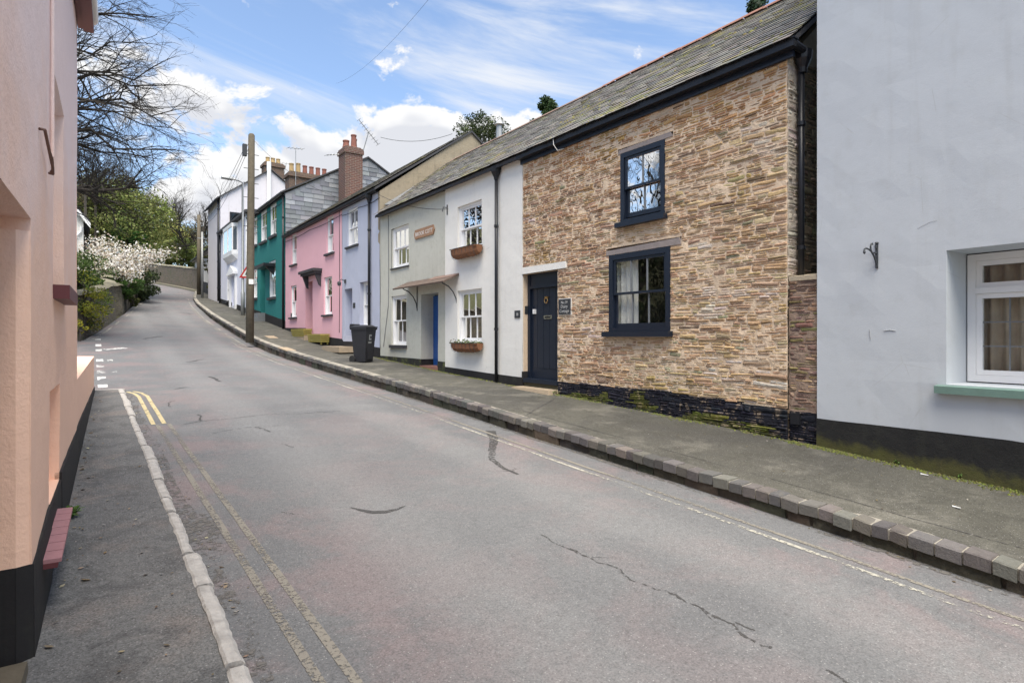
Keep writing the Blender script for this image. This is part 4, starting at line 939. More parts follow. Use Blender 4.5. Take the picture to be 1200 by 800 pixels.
def casement():
    a, b, z0, z1 = bs0 + .01, bs1 - .012, bz0 + .012, bz1 - .012; r = brec - .0; Bx = BL.box; fwd = .07
    m = MB(); Bx(m, a, a + fwd, z0, z1, -r - .1, -r); Bx(m, b - fwd, b, z0, z1, -r - .1, -r); Bx(m, a + fwd, b - fwd, z1 - fwd, z1, -r - .1, -r - .001); Bx(m, a + fwd, b - fwd, z0, z0 + fwd, -r - .1, -r - .001)
    zt = z0 + (z1 - z0) * .69; Bx(m, a + fwd, b - fwd, zt, zt + .06, -r - .1, -r + .012)
    win = m.build('window', M['white_paint'], blue)
    sm2 = a + (b - a) * .5
    m = MB(); Bx(m, sm2 - .035, sm2 + .035, z0 + fwd, zt, -r - .1, -r - .002); m.build('mullion', M['white_paint'], win)
    for (p, q, u, v, cc, rr) in ((sm2 + .035, b - fwd, z0 + fwd, zt, 3, 3), (a + fwd, sm2 - .035, z0 + fwd, zt, 3, 3), (a + fwd, b - fwd, zt + .06, z1 - fwd, 1, 1)):
        m = MB(); st = .05; Bx(m, p + .002, p + st, u + .002, v - .002, -r - .07, -r - .015); Bx(m, q - st, q - .002, u + .002, v - .002, -r - .07, -r - .015); Bx(m, p + st, q - st, v - st, v - .002, -r - .07, -r - .016); Bx(m, p + st, q - st, u + .002, u + st, -r - .07, -r - .016)
        m.build('casement_frame', M['white_paint'], win)
        for i in range(cc):
            for j in range(rr):
                x0 = p + st + (q - p - 2 * st) * i / cc; x1 = p + st + (q - p - 2 * st) * (i + 1) / cc; y0 = u + st + (v - u - 2 * st) * j / rr; y1 = u + st + (v - u - 2 * st) * (j + 1) / rr
                w1 = rnd.uniform(-.002, .002); g = MB(); g.quad(BL(x0, y0, -r - .045 + w1), BL(x1, y0, -r - .045 - w1), BL(x1, y1, -r - .045 - w1), BL(x0, y1, -r - .045 + w1)); g.build('pane', M['glass'], win)
        for i in range(1, cc): g = MB(); x = p + st + (q - p - 2 * st) * i / cc; Bx(g, x - .006, x + .006, u + st, v - st, -r - .05, -r - .038); g.build('leading', M['lead'], win)
        for j in range(1, rr): g = MB(); y = u + st + (v - u - 2 * st) * j / rr; Bx(g, p + st, q - st, y - .006, y + .006, -r - .051, -r - .039); g.build('leading', M['lead'], win)
    curtain(BL, win, b - .62, b, z0, z1, -r - .2, 'curtain_cream', 5, .04); 
    q = MB(); g = [BL(a - .3, z0 - .4, -r - .12), BL(b + .3, z0 - .4, -r - .12), BL(b + .3, z1 + .2, -r - .12), BL(a - .3, z1 + .2, -r - .12)]; h = [BL(a - .3, z0 - .4, -r - 2), BL(b + .3, z0 - .4, -r - 2), BL(b + .3, z1 + .2, -r - 2), BL(a - .3, z1 + .2, -r - 2)]
    q.add(g + h, [(4, 5, 6, 7), (0, 1, 5, 4), (1, 2, 6, 5), (2, 3, 7, 6), (3, 0, 4, 7)]); q.build('room_behind', M['room'], win)
    m = MB(); zs = bz0 - .005
    m.hexa([BL(bs0 - .1, zs - .085, -.02), BL(bs0 - .1, zs - .085, .085), BL(bs1 + .075, zs - .085, .085), BL(bs1 + .075, zs - .085, -.02), BL(bs0 - .1, zs + .0, -.02), BL(bs0 - .1, zs - .012, .09), BL(bs1 + .075, zs - .012, .09), BL(bs1 + .075, zs + .0, -.02)]); m.build('sill', M['green_sill'], win)
M['blemish'] = simple('exposed_render', (.37, .385, .395), .95, .25, 20)
M['curtain_cream'] = simple('cream_curtain', (.45, .37, .28), .9, .35, 6)
casement()
for (pa, w_) in ((((1036, 387.5), (1043, 386.5), (1050, 387.6)), .010), (((1019, 386), (1020.5, 398)), .006), (((1075, 268), (1090, 260), (1098, 258)), .0025)):
    m = MB(); q = [BL.px(x, y) for x, y in pa]; m.tube([BL(a, b, .003) for a, b in q], w_ * .5, 5); m.build('surface_crack', M['blemish'], blue)
slope_roof(blue, -5.2, 3.5, 6.6, 7.55, 9.5, 9.8, 12.4, 7.6, 'slate_sill')
m = MB(); m.quad(BL(-5, -.8, -5), BL(-5, 7.6, -5), BL(3.43, 7.6, -5), BL(3.43, -.8, -5)); m.quad(BL(-5, -.8, 0), BL(-5, 7.6, 0), BL(-5, 7.6, -5), BL(-5, -.8, -5)); m.build('back_wall', M['blue'], blue)
# iron hanging bracket on the blue wall (it holds nothing now)
hb = thing('iron_bracket', BL(*BL.px(1028, 300)), 'scrolled black iron hanging bracket on the pale blue wall', 'bracket')
s_, z_t = BL.px(1028, 285); _, z_b = BL.px(1028, 314.5); h_ = z_t - z_b
m = MB(); BL.box(m, s_ - .012, s_ + .012, z_b, z_t, .0, .018); m.tube([BL(s_, z_t, .012), BL(s_, z_t + .012, .012)], [.022, .012], 8); m.build('back_plate', M['iron'], hb)
def arc(pts): m = MB(); m.tube([BL(s_, z_b + h_ * b, a * h_ * 1.25) for a, b in pts], [.009] * len(pts), 7); return m.build('scroll_arm', M['iron'], hb)
arc([(.02, .12), (.10, .28), (.22, .48), (.36, .62), (.52, .70), (.70, .73), (.80, .69), (.83, .60), (.80, .56)]); arc([(.36, .62), (.42, .72), (.43, .84), (.38, .92), (.32, .96), (.30, .90)]); arc([(.22, .6), (.12, .6), (.02, .62)]); arc([(.02, .9), (.1, .88), (.09, .8), (.04, .8)])
m = MB(); c = BL(s_, z_b + h_ * .56, .81 * h_ * 1.25); m.tube([Vector(c) + Vector((0, 0, -.018)), Vector(c), Vector(c) + Vector((0, 0, .018))], [.006, .016, .006], 8); m.build('finial', M['iron'], hb)

# ================================================================ white house
SW1 = ROW.px(522.5, 300)[0]
wh = thing('white_house', (7.0, 10.8, WB(10.8)), 'white rendered house with two window boxes and black downpipe', 'house')
WZ = 5.24; WF = Fr(6.985)
u_ = W(WF, 536, 243, 564.4, 295.5); l_ = W(WF, 536, 341, 564.4, 401)
wall(WF, 'front_wall', SC1 + .004, SW1 - .001, WB(9.3) - .4, WZ, [(*u_, .07), (*l_, .07)], M['white'], wh)
m = MB(); m.quad(WF(SC1 + .004, .3, 0), WF(SC1 + .004, WZ, 0), WF(SC1 + .004, WZ, -.3), WF(SC1 + .004, .3, -.3)); m.build('door_reveal', M['white'], wh)
m = MB(); WF.box(m, SC1 - .004, SC1 + .003, WB(9.2) - .1, 1.0, -.14, .016); m.build('plinth', M['plinth'], wh)
sash(WF, wh, *u_, rec=.055, cols=3, cur='blind', sill=dict(mat='slate_sill', ov=.04, d=.05, th=.04))
sash(WF, wh, *l_, rec=.055, cols=3, cur='net', sill=dict(mat='slate_sill', ov=.06, d=.05, th=.045))
pt = [(SC1, WF.px(612, 442)[1]), (WF.px(580, 438)[0], WF.px(580, 438)[1]), (SW1, WF.px(521, 429.5)[1])]
plinth(WF, SC1 + .004, SW1, lambda s: lerp(pt, s), lambda s: WB(s) - .15, M['plinth'], wh)
rf = slope_roof(wh, SC1 + .001, SW1 - .001, XE, ZEA - .02, XR, ZR - .02, 11.9, 5.1, 'slate_sill'); slates(rf, SC1, SW1, XE - .02, ZEA, XR, ZR, .22, .14, 0)
gutter(WF, wh, SC1 + .02, SW1, WZ + .02, .03)
sp = WF.px(581.5, 300, .07)[0]
downpipe([WF(sp, WZ - .18, .07), WF(sp, WB(sp) + .02, .07)], wh, .036, hopper=WF(sp, WZ - .10, .075))
m = MB(); [m.tube([(XR, q, ZR + .03), (XR, q, ZR + .06)], .06, 8) for q in ()]; 
m = MB(); nn = 10
for q in (SC1, SW1 + 3.6):
    for k in range(nn + 1): a = math.pi * (.12 + .76 * k / nn); m.v.append((XR - .12 * math.cos(a), q, ZR - .08 + .12 * math.sin(a)))
for k in range(nn): m.f.append([k, k + 1, nn + 2 + k, nn + 1 + k]); m.c.append(None)
m.build('ridge', M['ridge_old'], wh)
m = MB(); f_ = at_x(585, 165, 9.3); m.tube([(9.3, f_.y, ZR), (9.3, f_.y, ZR + .35), (9.3, f_.y, ZR + .38), (9.3, f_.y, ZR + .5)], [.10, .08, .14, .06], 10); m.build('flue_cowl', M['steel'], wh)
# small house plaque and bell
p_ = W(WF, 603.5, 364, 609.7, 372.5); m = MB(); WF.box(m, *p_, .0, .014); o = m.build('house_plaque', M['slate_plaque'], wh)
lettering(WF, o, '28', (p_[0] + p_[1]) / 2, p_[2] + .045, .08, .015)
m = MB(); bz_ = ROW.px(616, 363)[1]; m.hexa([(7.04, SC1 - .006, bz_ - .08), (7.11, SC1 - .006, bz_ - .08), (7.11, SC1 + .003, bz_ - .08), (7.04, SC1 + .003, bz_ - .08), (7.04, SC1 - .02, bz_ + .08), (7.11, SC1 - .02, bz_ + .08), (7.11, SC1 + .003, bz_ + .08), (7.04, SC1 + .003, bz_ + .08)]); m.build('doorbell', M['slate_plaque'], wh)
# wire bracket
bq = WF.px(524.5, 246); m = MB(); WF.box(m, bq[0] - .012, bq[0] + .012, bq[1] - .12, bq[1] + .12, 0, .02); m.tube([WF(bq[0], bq[1] + .05, .02), WF(bq[0], bq[1] + .05, .12), WF(bq[0], bq[1] - .06, .14)], .012, 6); m.build('wire_bracket', M['iron'], wh)
def leafball(m, c, rx, ry, rz, n, size, cols, r, shell=.55):
    for _ in range(n):
        while True:
            p = Vector((r.uniform(-1, 1), r.uniform(-1, 1), r.uniform(-1, 1)))
            if shell * r.random() < p.length <= 1: break
        p = Vector((c[0] + p.x * rx, c[1] + p.y * ry, c[2] + p.z * rz))
        leaf(m, p, size * r.uniform(.6, 1.3), vary(r.choice(cols), .3, r), r)
def leaf(m, p, sz, col, r, el=1.7):
    a = Vector((r.gauss(0, 1), r.gauss(0, 1), r.gauss(0, .7))).normalized(); b = a.orthogonal().normalized()
    b = (b * math.cos(r.uniform(0, 6.3)) + a.cross(b) * math.sin(r.uniform(0, 6.3))).normalized()
    q = sz / el; m.add([p - a * sz * .5, p + b * q * .5, p + a * sz * .5, p - b * q * .5], [(0, 1, 2, 3)], col)
def window_box(fr, x0, y0, x1, y1, label, green, seed):
    s0, s1, z0, z1 = W(fr, x0, y0, x1, y1, .12); r = random.Random(seed); L = s1 - s0; h = z1 - z0
    t = thing('window_box', fr((s0 + s1) / 2, z0, .1), label, 'window box'); m = MB(); n = 14
    rows = 7
    for i in range(n + 1):
        for j in range(rows):
            a = math.pi * j / (rows - 1); q = i / n; e = (1 - abs(2 * q - 1) ** 6 * .25)
            m.v.append(fr(s0 + L * q, z1 - h * .95 * math.sin(a) ** .7 * e * (1 if 0 < j < rows - 1 else 0) + .012 * n3(i * .9, j * 1.3, seed), .03 + .10 * (1 - math.cos(a)) * e + .01 * n3(i, j, seed + 2)))
    for i in range(n):
        for j in range(rows - 1): m.f.append([i * rows + j, i * rows + j + 1, (i + 1) * rows + j + 1, (i + 1) * rows + j]); m.c.append(None)
    m.f.append(list(range(rows))); m.f.append([n * rows + j for j in range(rows)][::-1]); m.c += [None, None]
    m.build('coir_liner', M['coir'], t)
    m = MB()
    for k in range(7):
        s = s0 + L * (k + .5) / 7; m.tube([fr(s, z1, .235)] + [fr(s, z1 - h * math.sin(a) * .98, .13 + .105 * math.cos(a)) for a in (.4, .9, 1.5, 2.2, 2.8)], .004, 5)
    m.tube([fr(s0, z1, .03), fr(s0 + .02, z1, .235), fr(s1 - .02, z1, .235), fr(s1, z1, .03)], .006, 5); m.build('wire_frame', M['iron'], t)
    m = MB(); m.quad(fr(s0 + .01, z1 - .03, .03), fr(s1 - .01, z1 - .03, .03), fr(s1 - .01, z1 - .03, .22), fr(s0 + .01, z1 - .03, .22)); m.build('soil', M['dirt'], t)
    if green:
        m = MB()
        for _ in range(260): leaf(m, Vector(fr(r.uniform(s0, s1), z1 + r.uniform(-.02, .09) * r.random(), r.uniform(.03, .24))), r.uniform(.03, .06), vary(r.choice([(.10, .16, .04), (.07, .12, .03), (.16, .20, .08), (.10, .09, .05)]), .3, r), r)
        tag(m.build('foliage', M['leaf'], t), kind='stuff')
window_box(WF, 531, 293.5, 561.5, 306, 'empty brown coir window box under the upper window of white house', False, 1)
window_box(WF, 531, 401.5, 562, 412.5, 'coir window box with green plants under the lower window of white house', True, 2)

# ================================================================ grey-green rendered house
SG1 = ROW.px(445, 300)[0]; GF = Fr(7.02)
gr = thing('grey_house', (7.0, 14.2, WB(14.2)), 'grey-green rendered house with bracketed door canopy and carved name sign', 'house')
u_ = W(GF, 459.2, 268.7, 479, 315); l_ = W(GF, 458.7, 347.5, 476.2, 404); d0s = GF.px(513.5, 380)[0]; d1s = GF.px(493.4, 380)[0]; dzt = GF.px(493.4, 345)[1]; dzb = WB(13) + .06
wall(GF, 'front_wall', SW1 + .001, SG1 - .001, WB(12.4) - .4, WZ, [(*u_, .06), (*l_, .06), (d0s, d1s, dzb, dzt, .40)], M['grey_render'], gr)
m = MB(); m.quad(GF(SW1 + .001, .3, 0), GF(SW1 + .001, WZ, 0), GF(SW1 + .001, WZ, .04), GF(SW1 + .001, .3, .04)); m.build('return', M['white'], gr)
sash(GF, gr, *u_, rec=.045, cols=3, cur='full', sill=dict(mat='slate_sill', ov=.05, d=.04, th=.035))
sash(GF, gr, *l_, rec=.045, cols=2, cur='net', sill=dict(mat='slate_sill', ov=.05, d=.06, th=.085))
m = MB(); GF.box(m, d0s, d1s, dzb, dzt - .03, -.42, -.36); do = m.build('door', M['blue_door'], gr)
m = MB(); [GF.box(m, d0s + .1 + .38 * i, d0s + .1 + .38 * i + .28, dzb + a, dzb + b, -.362, -.35) for i in (0, 1) for a, b in ((.15, .75), (.95, 1.75))]; m.build('door_panel', M['blue_door'], do)
m = MB(); GF.box(m, d0s, d0s + .06, dzb, dzt, -.38, -.06); m.build('door_jamb', M['blue_door'], gr)
m = MB(); GF.box(m, d0s - .02, d1s + .03, WB(13) - .1, WB(13) + .07, -.4, .03); m.build('doorstep', M['tile_red'], gr)
pt = [(SW1, GF.px(521, 424)[1]), (GF.px(493, 420.5)[0], GF.px(493, 420.5)[1]), (SG1, GF.px(445, 416.5)[1])]
plinth(GF, SW1, SG1, lambda s: lerp(pt, s), lambda s: WB(s) - .15, M['plinth_moss'], gr, skip=((d0s, d1s),))
m = MB(); GF.box(m, d1s - .004, d1s - .001, WB(13), lerp(pt, 13.5), -.36, .0); m.build('plinth', M['plinth'], gr)
M['canopy'] = simple('rusty_canopy', (.13, .095, .075), .8, .5, 7)
# canopy: thin sloping slab on two curved iron brackets
c0, c1 = GF.px(521, 333, .42)[0], GF.px(461.5, 338.5, .42)[0]; cz = GF.px(461.5, 340, .42)[1]
m = MB(); m.hexa([GF(c0, cz + .2, 0), GF(c0, cz, .45), GF(c1, cz, .45), GF(c1, cz + .2, 0), GF(c0, cz + .24, 0), GF(c0, cz + .035, .46), GF(c1, cz + .035, .46), GF(c1, cz + .24, 0)])
cn = m.build('door_canopy', M['canopy'], gr)
m = MB(); m.hexa([GF(c0, cz + .242, 0), GF(c0, cz + .15, .2), GF(c1 * .45 + c0 * .55, cz + .15, .2), GF(c1 * .45 + c0 * .55, cz + .242, 0), GF(c0, cz + .26, 0), GF(c0, cz + .165, .2), GF(c1 * .45 + c0 * .55, cz + .165, .2), GF(c1 * .45 + c0 * .55, cz + .26, 0)]); m.build('canopy_flashing', M['ridge_old'], cn)
for q in (c0 + .12, c1 - .55):
    m = MB(); m.tube([GF(q, cz - .50, .015), GF(q, cz - .36, .04), GF(q, cz - .2, .12), GF(q, cz - .07, .25), GF(q, cz - .0, .42)], .014, 6); m.tube([GF(q, cz - .56, .012), GF(q, cz + .18, .012)], .011, 6); m.build('canopy_bracket', M['iron'], cn)
sg = W(GF, 486.5, 270.5, 510, 281); m = MB(); dz = (sg[3] - sg[2])
a, b, z0, z1 = sg[0], sg[1], sg[2], sg[3]
m.add([GF(*q, .005) for q in ((a + .06, z0), (b - .05, z0), (b, z0 + dz * .5), (b - .05, z1), (a + .06, z1), (a, z0 + dz * .5))] + [GF(*q, .035) for q in ((a + .06, z0), (b - .05, z0), (b, z0 + dz * .5), (b - .05, z1), (a + .06, z1), (a, z0 + dz * .5))], [(5, 4, 3, 2, 1, 0), (6, 7, 8, 9, 10, 11)] + [(i, (i + 1) % 6, 6 + (i + 1) % 6, 6 + i) for i in range(6)])
o = m.build('name_sign', M['sign_orange'], gr); lettering(GF, o, 'BROOK COTT', (a + b) / 2, z0 + dz * .27, dz * .62, .036, 'cream_upvc')
rf = slope_roof(gr, SW1 + .001, SG1 - .02, XE, ZEA - .02, XR, ZR - .02, 11.9, 5.1, 'slate_sill'); slates(rf, SW1, SG1 - .02, XE - .02, ZEA, XR, ZR, .22, .14, 0)
gutter(GF, gr, SW1, SG1 - .05, WZ + .02, .05)
m = MB(); m.tube([GF(SG1 - .6, WZ - .05, .02), GF(SG1 - .62, 3.6, .015), GF(SG1 - .6, 2.6, .015), GF(SG1 - .25, 1.4, .015)], .009, 5); m.build('cable', M['lead'], gr)
m = MB(); m.hexa([(XE + .3, SG1 - .35, ZEA + .28), (9.6, SG1 - .35, ZR + .05), (9.6, SG1 - .04, ZR + .13), (XE + .3, SG1 - .04, ZEA + .33), (XE + .3, SG1 - .35, ZEA + .30), (9.6, SG1 - .35, ZR + .07), (9.6, SG1 - .03, ZR + .16), (XE + .3, SG1 - .03, ZEA + .36)]); m.build('flashing', M['lead'], gr)

# ================================================================ lavender house
SL1 = ROW.px(401, 300)[0]; LZ = 6.02; XR2, ZR2 = 10.2, 8.48
la = thing('lavender_house', (7.0, 17.8, WB(17.8)), 'narrow lavender painted house with stained gable rising above its neighbour', 'house')
u_ = W(ROW, 407, 247, 419.4, 290); l_ = W(ROW, 421.5, 331, 431.5, 383); dl = (ROW.px(413, 380)[0], ROW.px(403.6, 380)[0], WB(19) + .12, ROW.px(403.6, 339)[1])
wall(ROW, 'front_wall', SG1 + .001, SL1 - .001, WB(16.2) - .4, LZ, [(*u_, .06), (*l_, .14), (*dl, .35)], M['lavender'], la)
sash(ROW, la, *u_, rec=.045, cols=2, cur=None, sill=dict(mat='slate_sill', ov=.08, d=.07, th=.06)); sash(ROW, la, *l_, rec=.13, cols=2, cur='net', sill=dict(mat='slate_sill', ov=.1, d=.08, th=.06))
m = MB(); ROW.box(m, dl[0], dl[1], dl[2], dl[3], -.38, -.33); m.build('door', M['lavender'], la)
m = MB(); ROW.box(m, dl[0] - .05, dl[1] + .05, WB(19) - .1, dl[2], -.35, .04); m.build('threshold', M['step'], la)
m = MB(); a, b = ROW.px(420, 400)[0], ROW.px(409, 400)[0]; zt = ROW.px(409, 393)[1]; ROW.box(m, a, b, WB(18.5) + .32, zt, .0, .2); m.build('meter_box', M['lavender'], la); m = MB(); ROW.box(m, a, b, WB(18.5) - .1, WB(18.5) + .318, .0, .19); m.build('meter_box_base', M['plinth'], la)
plinth(ROW, SG1, SL1, lambda s: WB(s) + .30, lambda s: WB(s) - .15, M['plinth'], la, skip=((dl[0], dl[1]),))
q = ROW.px(405, 331); m = MB(); ROW.box(m, q[0] - .06, q[0] + .06, q[1] - .02, q[1] + .1, 0, .03); m.tube([ROW(q[0], q[1] + .05, .02), ROW(q[0], q[1] + .1, .15), ROW(q[0], q[1] + .02, .22)], .014, 6); m.tube([ROW(q[0], q[1] + .02, .22), ROW(q[0], q[1] - .03, .22), ROW(q[0], q[1] - .12, .22)], [.05, .07, .05], 8); m.build('wall_lamp', M['iron'], la)
q = W(ROW, 414, 355, 416.5, 361); m = MB(); ROW.box(m, *q, 0, .015); m.build('house_plaque', M['slate_plaque'], la)
rf = slope_roof(la, SG1 - .05, SL1 - .001, 6.82, LZ + .07, XR2, ZR2, 13.4, 6.1, 'roofing'if 'roofing' in M else 'slate_sill'); slates(rf, SG1 - .06, SL1, 6.8, LZ + .09, XR2, ZR2 + .02, .24, .16, 0)
gable(la, SG1 + .004, [(7.0, 4.0), (7.0, LZ), (XR2, ZR2 - .05), (13.2, 6.2), (13.2, 4.0)], 'dirty')
gutter(ROW, la, SG1 + .02, SL1, LZ + .03, .04)
sp = ROW.px(432.5, 300, .07)[0]
downpipe([ROW(sp, LZ - .12, .07), ROW(sp, WB(sp) + .9, .07)], la, .04, hopper=ROW(sp, LZ - .08, .075))
# ================================================================ pink house
SP1 = ROW.px(334.5, 300)[0]
pk = thing('pink_house', (7.0, 23, WB(23)), 'pink painted house with four sash windows and dark door hood', 'house')
wins = [W(ROW, 341.4, 275.5, 347.6, 311), W(ROW, 382.6, 255, 391, 298), W(ROW, 340.6, 335, 347.4, 372), W(ROW, 379.5, 324.5, 389, 369)]
dp_ = (ROW.px(366.3, 380)[0], ROW.px(358, 380)[0], WB(23) + .10, ROW.px(358, 331)[1])
wall(ROW, 'front_wall', SL1 + .001, SP1 - .001, WB(19.6) - .4, LZ, [(*w, .06) for w in wins] + [(*dp_, .3)], M['pink'], pk)
for w in wins: sash(ROW, pk, *w, rec=.05, cols=1, cur='net', fw=.045, sill=dict(mat='slate_sill', ov=.10, d=.08, th=.07))
m = MB(); ROW.box(m, dp_[0], dp_[1], dp_[2], dp_[3], -.34, -.28); m.build('door', M['maroon'], pk)
m = MB(); a, b = ROW.px(368, 325, .3)[0], ROW.px(350.5, 325, .3)[0]; z = ROW.px(350.5, 322, .3)[1]; ROW.box(m, a, b, z, z + .10, 0, .34); ROW.box(m, a + .05, b - .05, z - .08, z - .001, 0, .27)
hd = m.build('door_hood', M['slate_sill'], pk)
for q in (a + .12, b - .22): m = MB(); m.hexa([ROW(q, z - .55, 0), ROW(q, z - .50, .07), ROW(q + .1, z - .5, .07), ROW(q + .1, z - .55, 0), ROW(q, z - .08, 0), ROW(q, z - .08, .22), ROW(q + .1, z - .08, .22), ROW(q + .1, z - .08, 0)]); m.build('hood_bracket', M['slate_sill'], hd)
plinth(ROW, SL1, SP1, lambda s: lerp([(SL1, ROW.px(399, 397)[1]), (dp_[0], ROW.px(366, 392)[1]), (dp_[0] + .01, ROW.px(362, 384.5)[1]), (SP1, ROW.px(335, 384)[1])], s), lambda s: WB(s) - .15, M['plinth'], pk, skip=((dp_[0], dp_[1]),))
m = MB(); ROW.box(m, dp_[0] - .1, dp_[1] + .25, WB(23) - .1, WB(23) + .14, -.3, .35); m.build('doorstep', M['step'], pk)
rf = slope_roof(pk, SL1 + .001, SP1 - .02, 6.82, LZ + .07, XR2, ZR2, 13.4, 6.1, 'slate_sill'); slates(rf, SL1, SP1 - .02, 6.8, LZ + .09, XR2, ZR2 + .02, .24, .16, 0)
gutter(ROW, pk, SL1, SP1, LZ + .03, .04)
chimney(pk, 9.22, 10.02, 25.15, 26.0, 7.0, 10.2, 'brick', [(9.42, 25.6, .35, .15, 'pot'), (9.72, 25.45, .62, .13, 'pot'), (9.86, 25.75, .55, .13, 'pot')])
def aerial(base, top, boom_dir, n, L, parent_label, w=.5, wall_x=None):
    t = thing('tv_aerial', base, parent_label, 'aerial'); base = Vector(base); top = Vector(top); bd = Vector(boom_dir).normalized(); side = bd.cross(Vector((0, 0, 1))).normalized()
    m = MB(); m.tube([base, top], .02, 6); m.build('mast', M['steel'], t)
    m = MB(); m.tube([top - bd * L * .5, top + bd * L * .5], .016, 6); m.build('boom', M['steel'], t)
    m = MB()
    for k in range(n): c = top - bd * L * .5 + bd * L * k / (n - 1); m.tube([c - side * w * .5, c + side * w * .5], .010, 4)
    m.build('elements', M['steel'], t)
mt = at_s(432, 155, 25.0); mb_ = at_s(423, 186, 25.3)
aerial(mb_, mt, at_s(445, 165, 25) - at_s(424, 138, 25), 9, 1.3, 'slanting television aerial leaning out from the red brick chimney', .45)
a_ = at_s(397, 181, 24.9); aerial(a_, at_s(388, 181.5, 24.9), Vector((.3, .1, .1)), 4, .5, 'small television aerial sticking sideways from the red brick chimney', .3)
# ================================================================ teal house
ST1 = ROW.px(293, 300)[0]; TZ = 8.0; XT, ZT_ = 10.8, 10.3
te = thing('teal_house', (7.0, 30, WB(30)), 'dark teal painted house with slate hung gable', 'house')
wins = [W(ROW, 316.5, 241.5, 324, 278), W(ROW, 305.5, 249.5, 312.6, 285), W(ROW, 296.4, 257, 301.4, 289), W(ROW, 315.4, 307, 323, 349), W(ROW, 296, 315, 301.4, 350)]
dt = (ROW.px(310.6, 380)[0], ROW.px(305, 380)[0], WB(30.5) + .3, ROW.px(305, 315)[1])
wall(ROW, 'front_wall', SP1 + .001, ST1 - .001, WB(26.4) - .4, TZ, [(*w, .05) for w in wins] + [(*dt, .25)], M['teal'], te)
for w in wins: sash(ROW, te, *w, rec=.03, cols=2, cur='net', fw=.07, sill=dict(mat='slate_sill', ov=.08, d=.10, th=.12))
m = MB(); ROW.box(m, dt[0], dt[1], dt[2], dt[3], -.3, -.24); m.build('door', M['navy'], te)
m = MB(); a, b = ROW.px(311.5, 315, .4)[0], ROW.px(300, 315, .4)[0]; z = ROW.px(300, 316, .4)[1]; ROW.box(m, a, b, z, z + .14, 0, .5); hd = m.build('door_hood', M['black'], te)
m = MB(); m.hexa([ROW(a + .1, z - .4, 0), ROW(a + .1, z - .36, .05), ROW(a + .2, z - .36, .05), ROW(a + .2, z - .4, 0), ROW(a + .1, z, 0), ROW(a + .1, z, .4), ROW(a + .2, z, .4), ROW(a + .2, z, 0)]); m.build('hood_bracket', M['black'], hd)
m = MB(); ROW.box(m, dt[0] - .1, dt[1] + .1, WB(30) - .2, WB(30) + .17, 0, .7); ROW.box(m, dt[0] - .1, dt[1] + .1, WB(30) + .171, WB(31) + .28, -.2, .35); m.build('doorstep', M['lead'], te)
plinth(ROW, SP1, ST1, lambda s: WB(s) + .38, lambda s: WB(s) - .2, M['plinth'], te, skip=((dt[0], dt[1]),))
rf = slope_roof(te, SP1 - .05, ST1 - .001, 6.80, TZ + .05, XT, ZT_, 14.4, 8.3, 'slate_sill')
gutter(ROW, te, SP1, ST1, TZ, .05, .07); m = MB(); ROW.box(m, SP1, ST1, TZ - .12, TZ + .03, .006, .05); m.build('fascia', M['black'], te)
downpipe([ROW(SP1 + .12, TZ - .1, .07), ROW(SP1 + .12, WB(26.6), .07)], te, .045)
gable(te, SP1 + .03, [(7.0, 4.0), (7.0, TZ), (XT, ZT_ - .06), (14.2, 8.3), (14.2, 4.0)], 'lead', 'gable_backing')
lst = []; z = 5.9; j = 0
def gz(x): return TZ + (x - 7.0) * (ZT_ - TZ) / (XT - 7) - .02 if x < XT else ZT_ - (x - XT) * .59 - .02
while z < ZT_ - .1:
    x = 7.0 - (.22 if j % 2 else 0)
    while x < 13.6:
        w = rnd.uniform(.36, .52); a, b = max(7.0, x + .006), min(13.6, x + w - .006); x += w
        if b - a < .1: continue
        za, zb_ = min(z + .27, gz(a)), min(z + .27, gz(b))
        if min(za, zb_) < z + .04: continue
        y = SP1 + .028; v = [(a, y - .03, z), (b, y - .03, z + rnd.uniform(-.006, .006)), (b, y - .008, zb_), (a, y - .008, za), (a, y - .004, z), (b, y - .004, z), (b, y - .001, zb_), (a, y - .001, za)]
        c = vary(rnd.choice([(.20, .215, .24), (.17, .185, .21), (.23, .24, .26), (.15, .16, .18)]), .15)
        if rnd.random() < .04: c = (.28, .30, .33)
        lst.append((v, [(0, 1, 2, 3), (7, 6, 5, 4), (4, 5, 1, 0), (1, 5, 6, 2), (2, 6, 7, 3), (0, 3, 7, 4)], c, 1 / (1 + abs(a - 8))))
    z += .205; j += 1
pieces(lst, 'hung_slate', M['hung'], te, 300, 'hidden_hung_slates')
pots = [(9.5 + .38 * k, 34.6, .55 if k != 1 else .62, .14, ('pot_buff', 'pot_buff', 'pot', 'pot', 'pot', 'pot')[k]) for k in range(6)]
chimney(te, 9.25, 11.75, 34.1, 35.0, 8.8, 11.15, 'brick_old', pots, .10)
b_ = at_s(346.5, 215, 34.0); aerial((b_.x, 34.0, 9.9), at_s(346.5, 174, 34.0), Vector((1, .2, .15)), 5, .9, 'thin television aerial pole beside the row of six chimney pots', .4)

for (o_, a_, b_, z_) in ((pk, SL1, SP1, LZ - .16), (te, SP1 + .2, ST1, TZ - .3), (la, SG1, SL1, LZ - .2)):
    m = MB(); m.tube([ROW(a_ + (b_ - a_) * t / 8, z_ - .05 * math.sin(math.pi * (t % 4) / 4), .012) for t in range(9)], .009, 5); m.build('cable', M['wire'], o_)
m = MB(); m.tube([ROW(SL1 + .25, LZ, .012), ROW(SL1 + .22, 3.6, .012), ROW(SL1 + .25, WB(20) + .5, .012)], .010, 5); m.build('cable', M['wire'], pk)
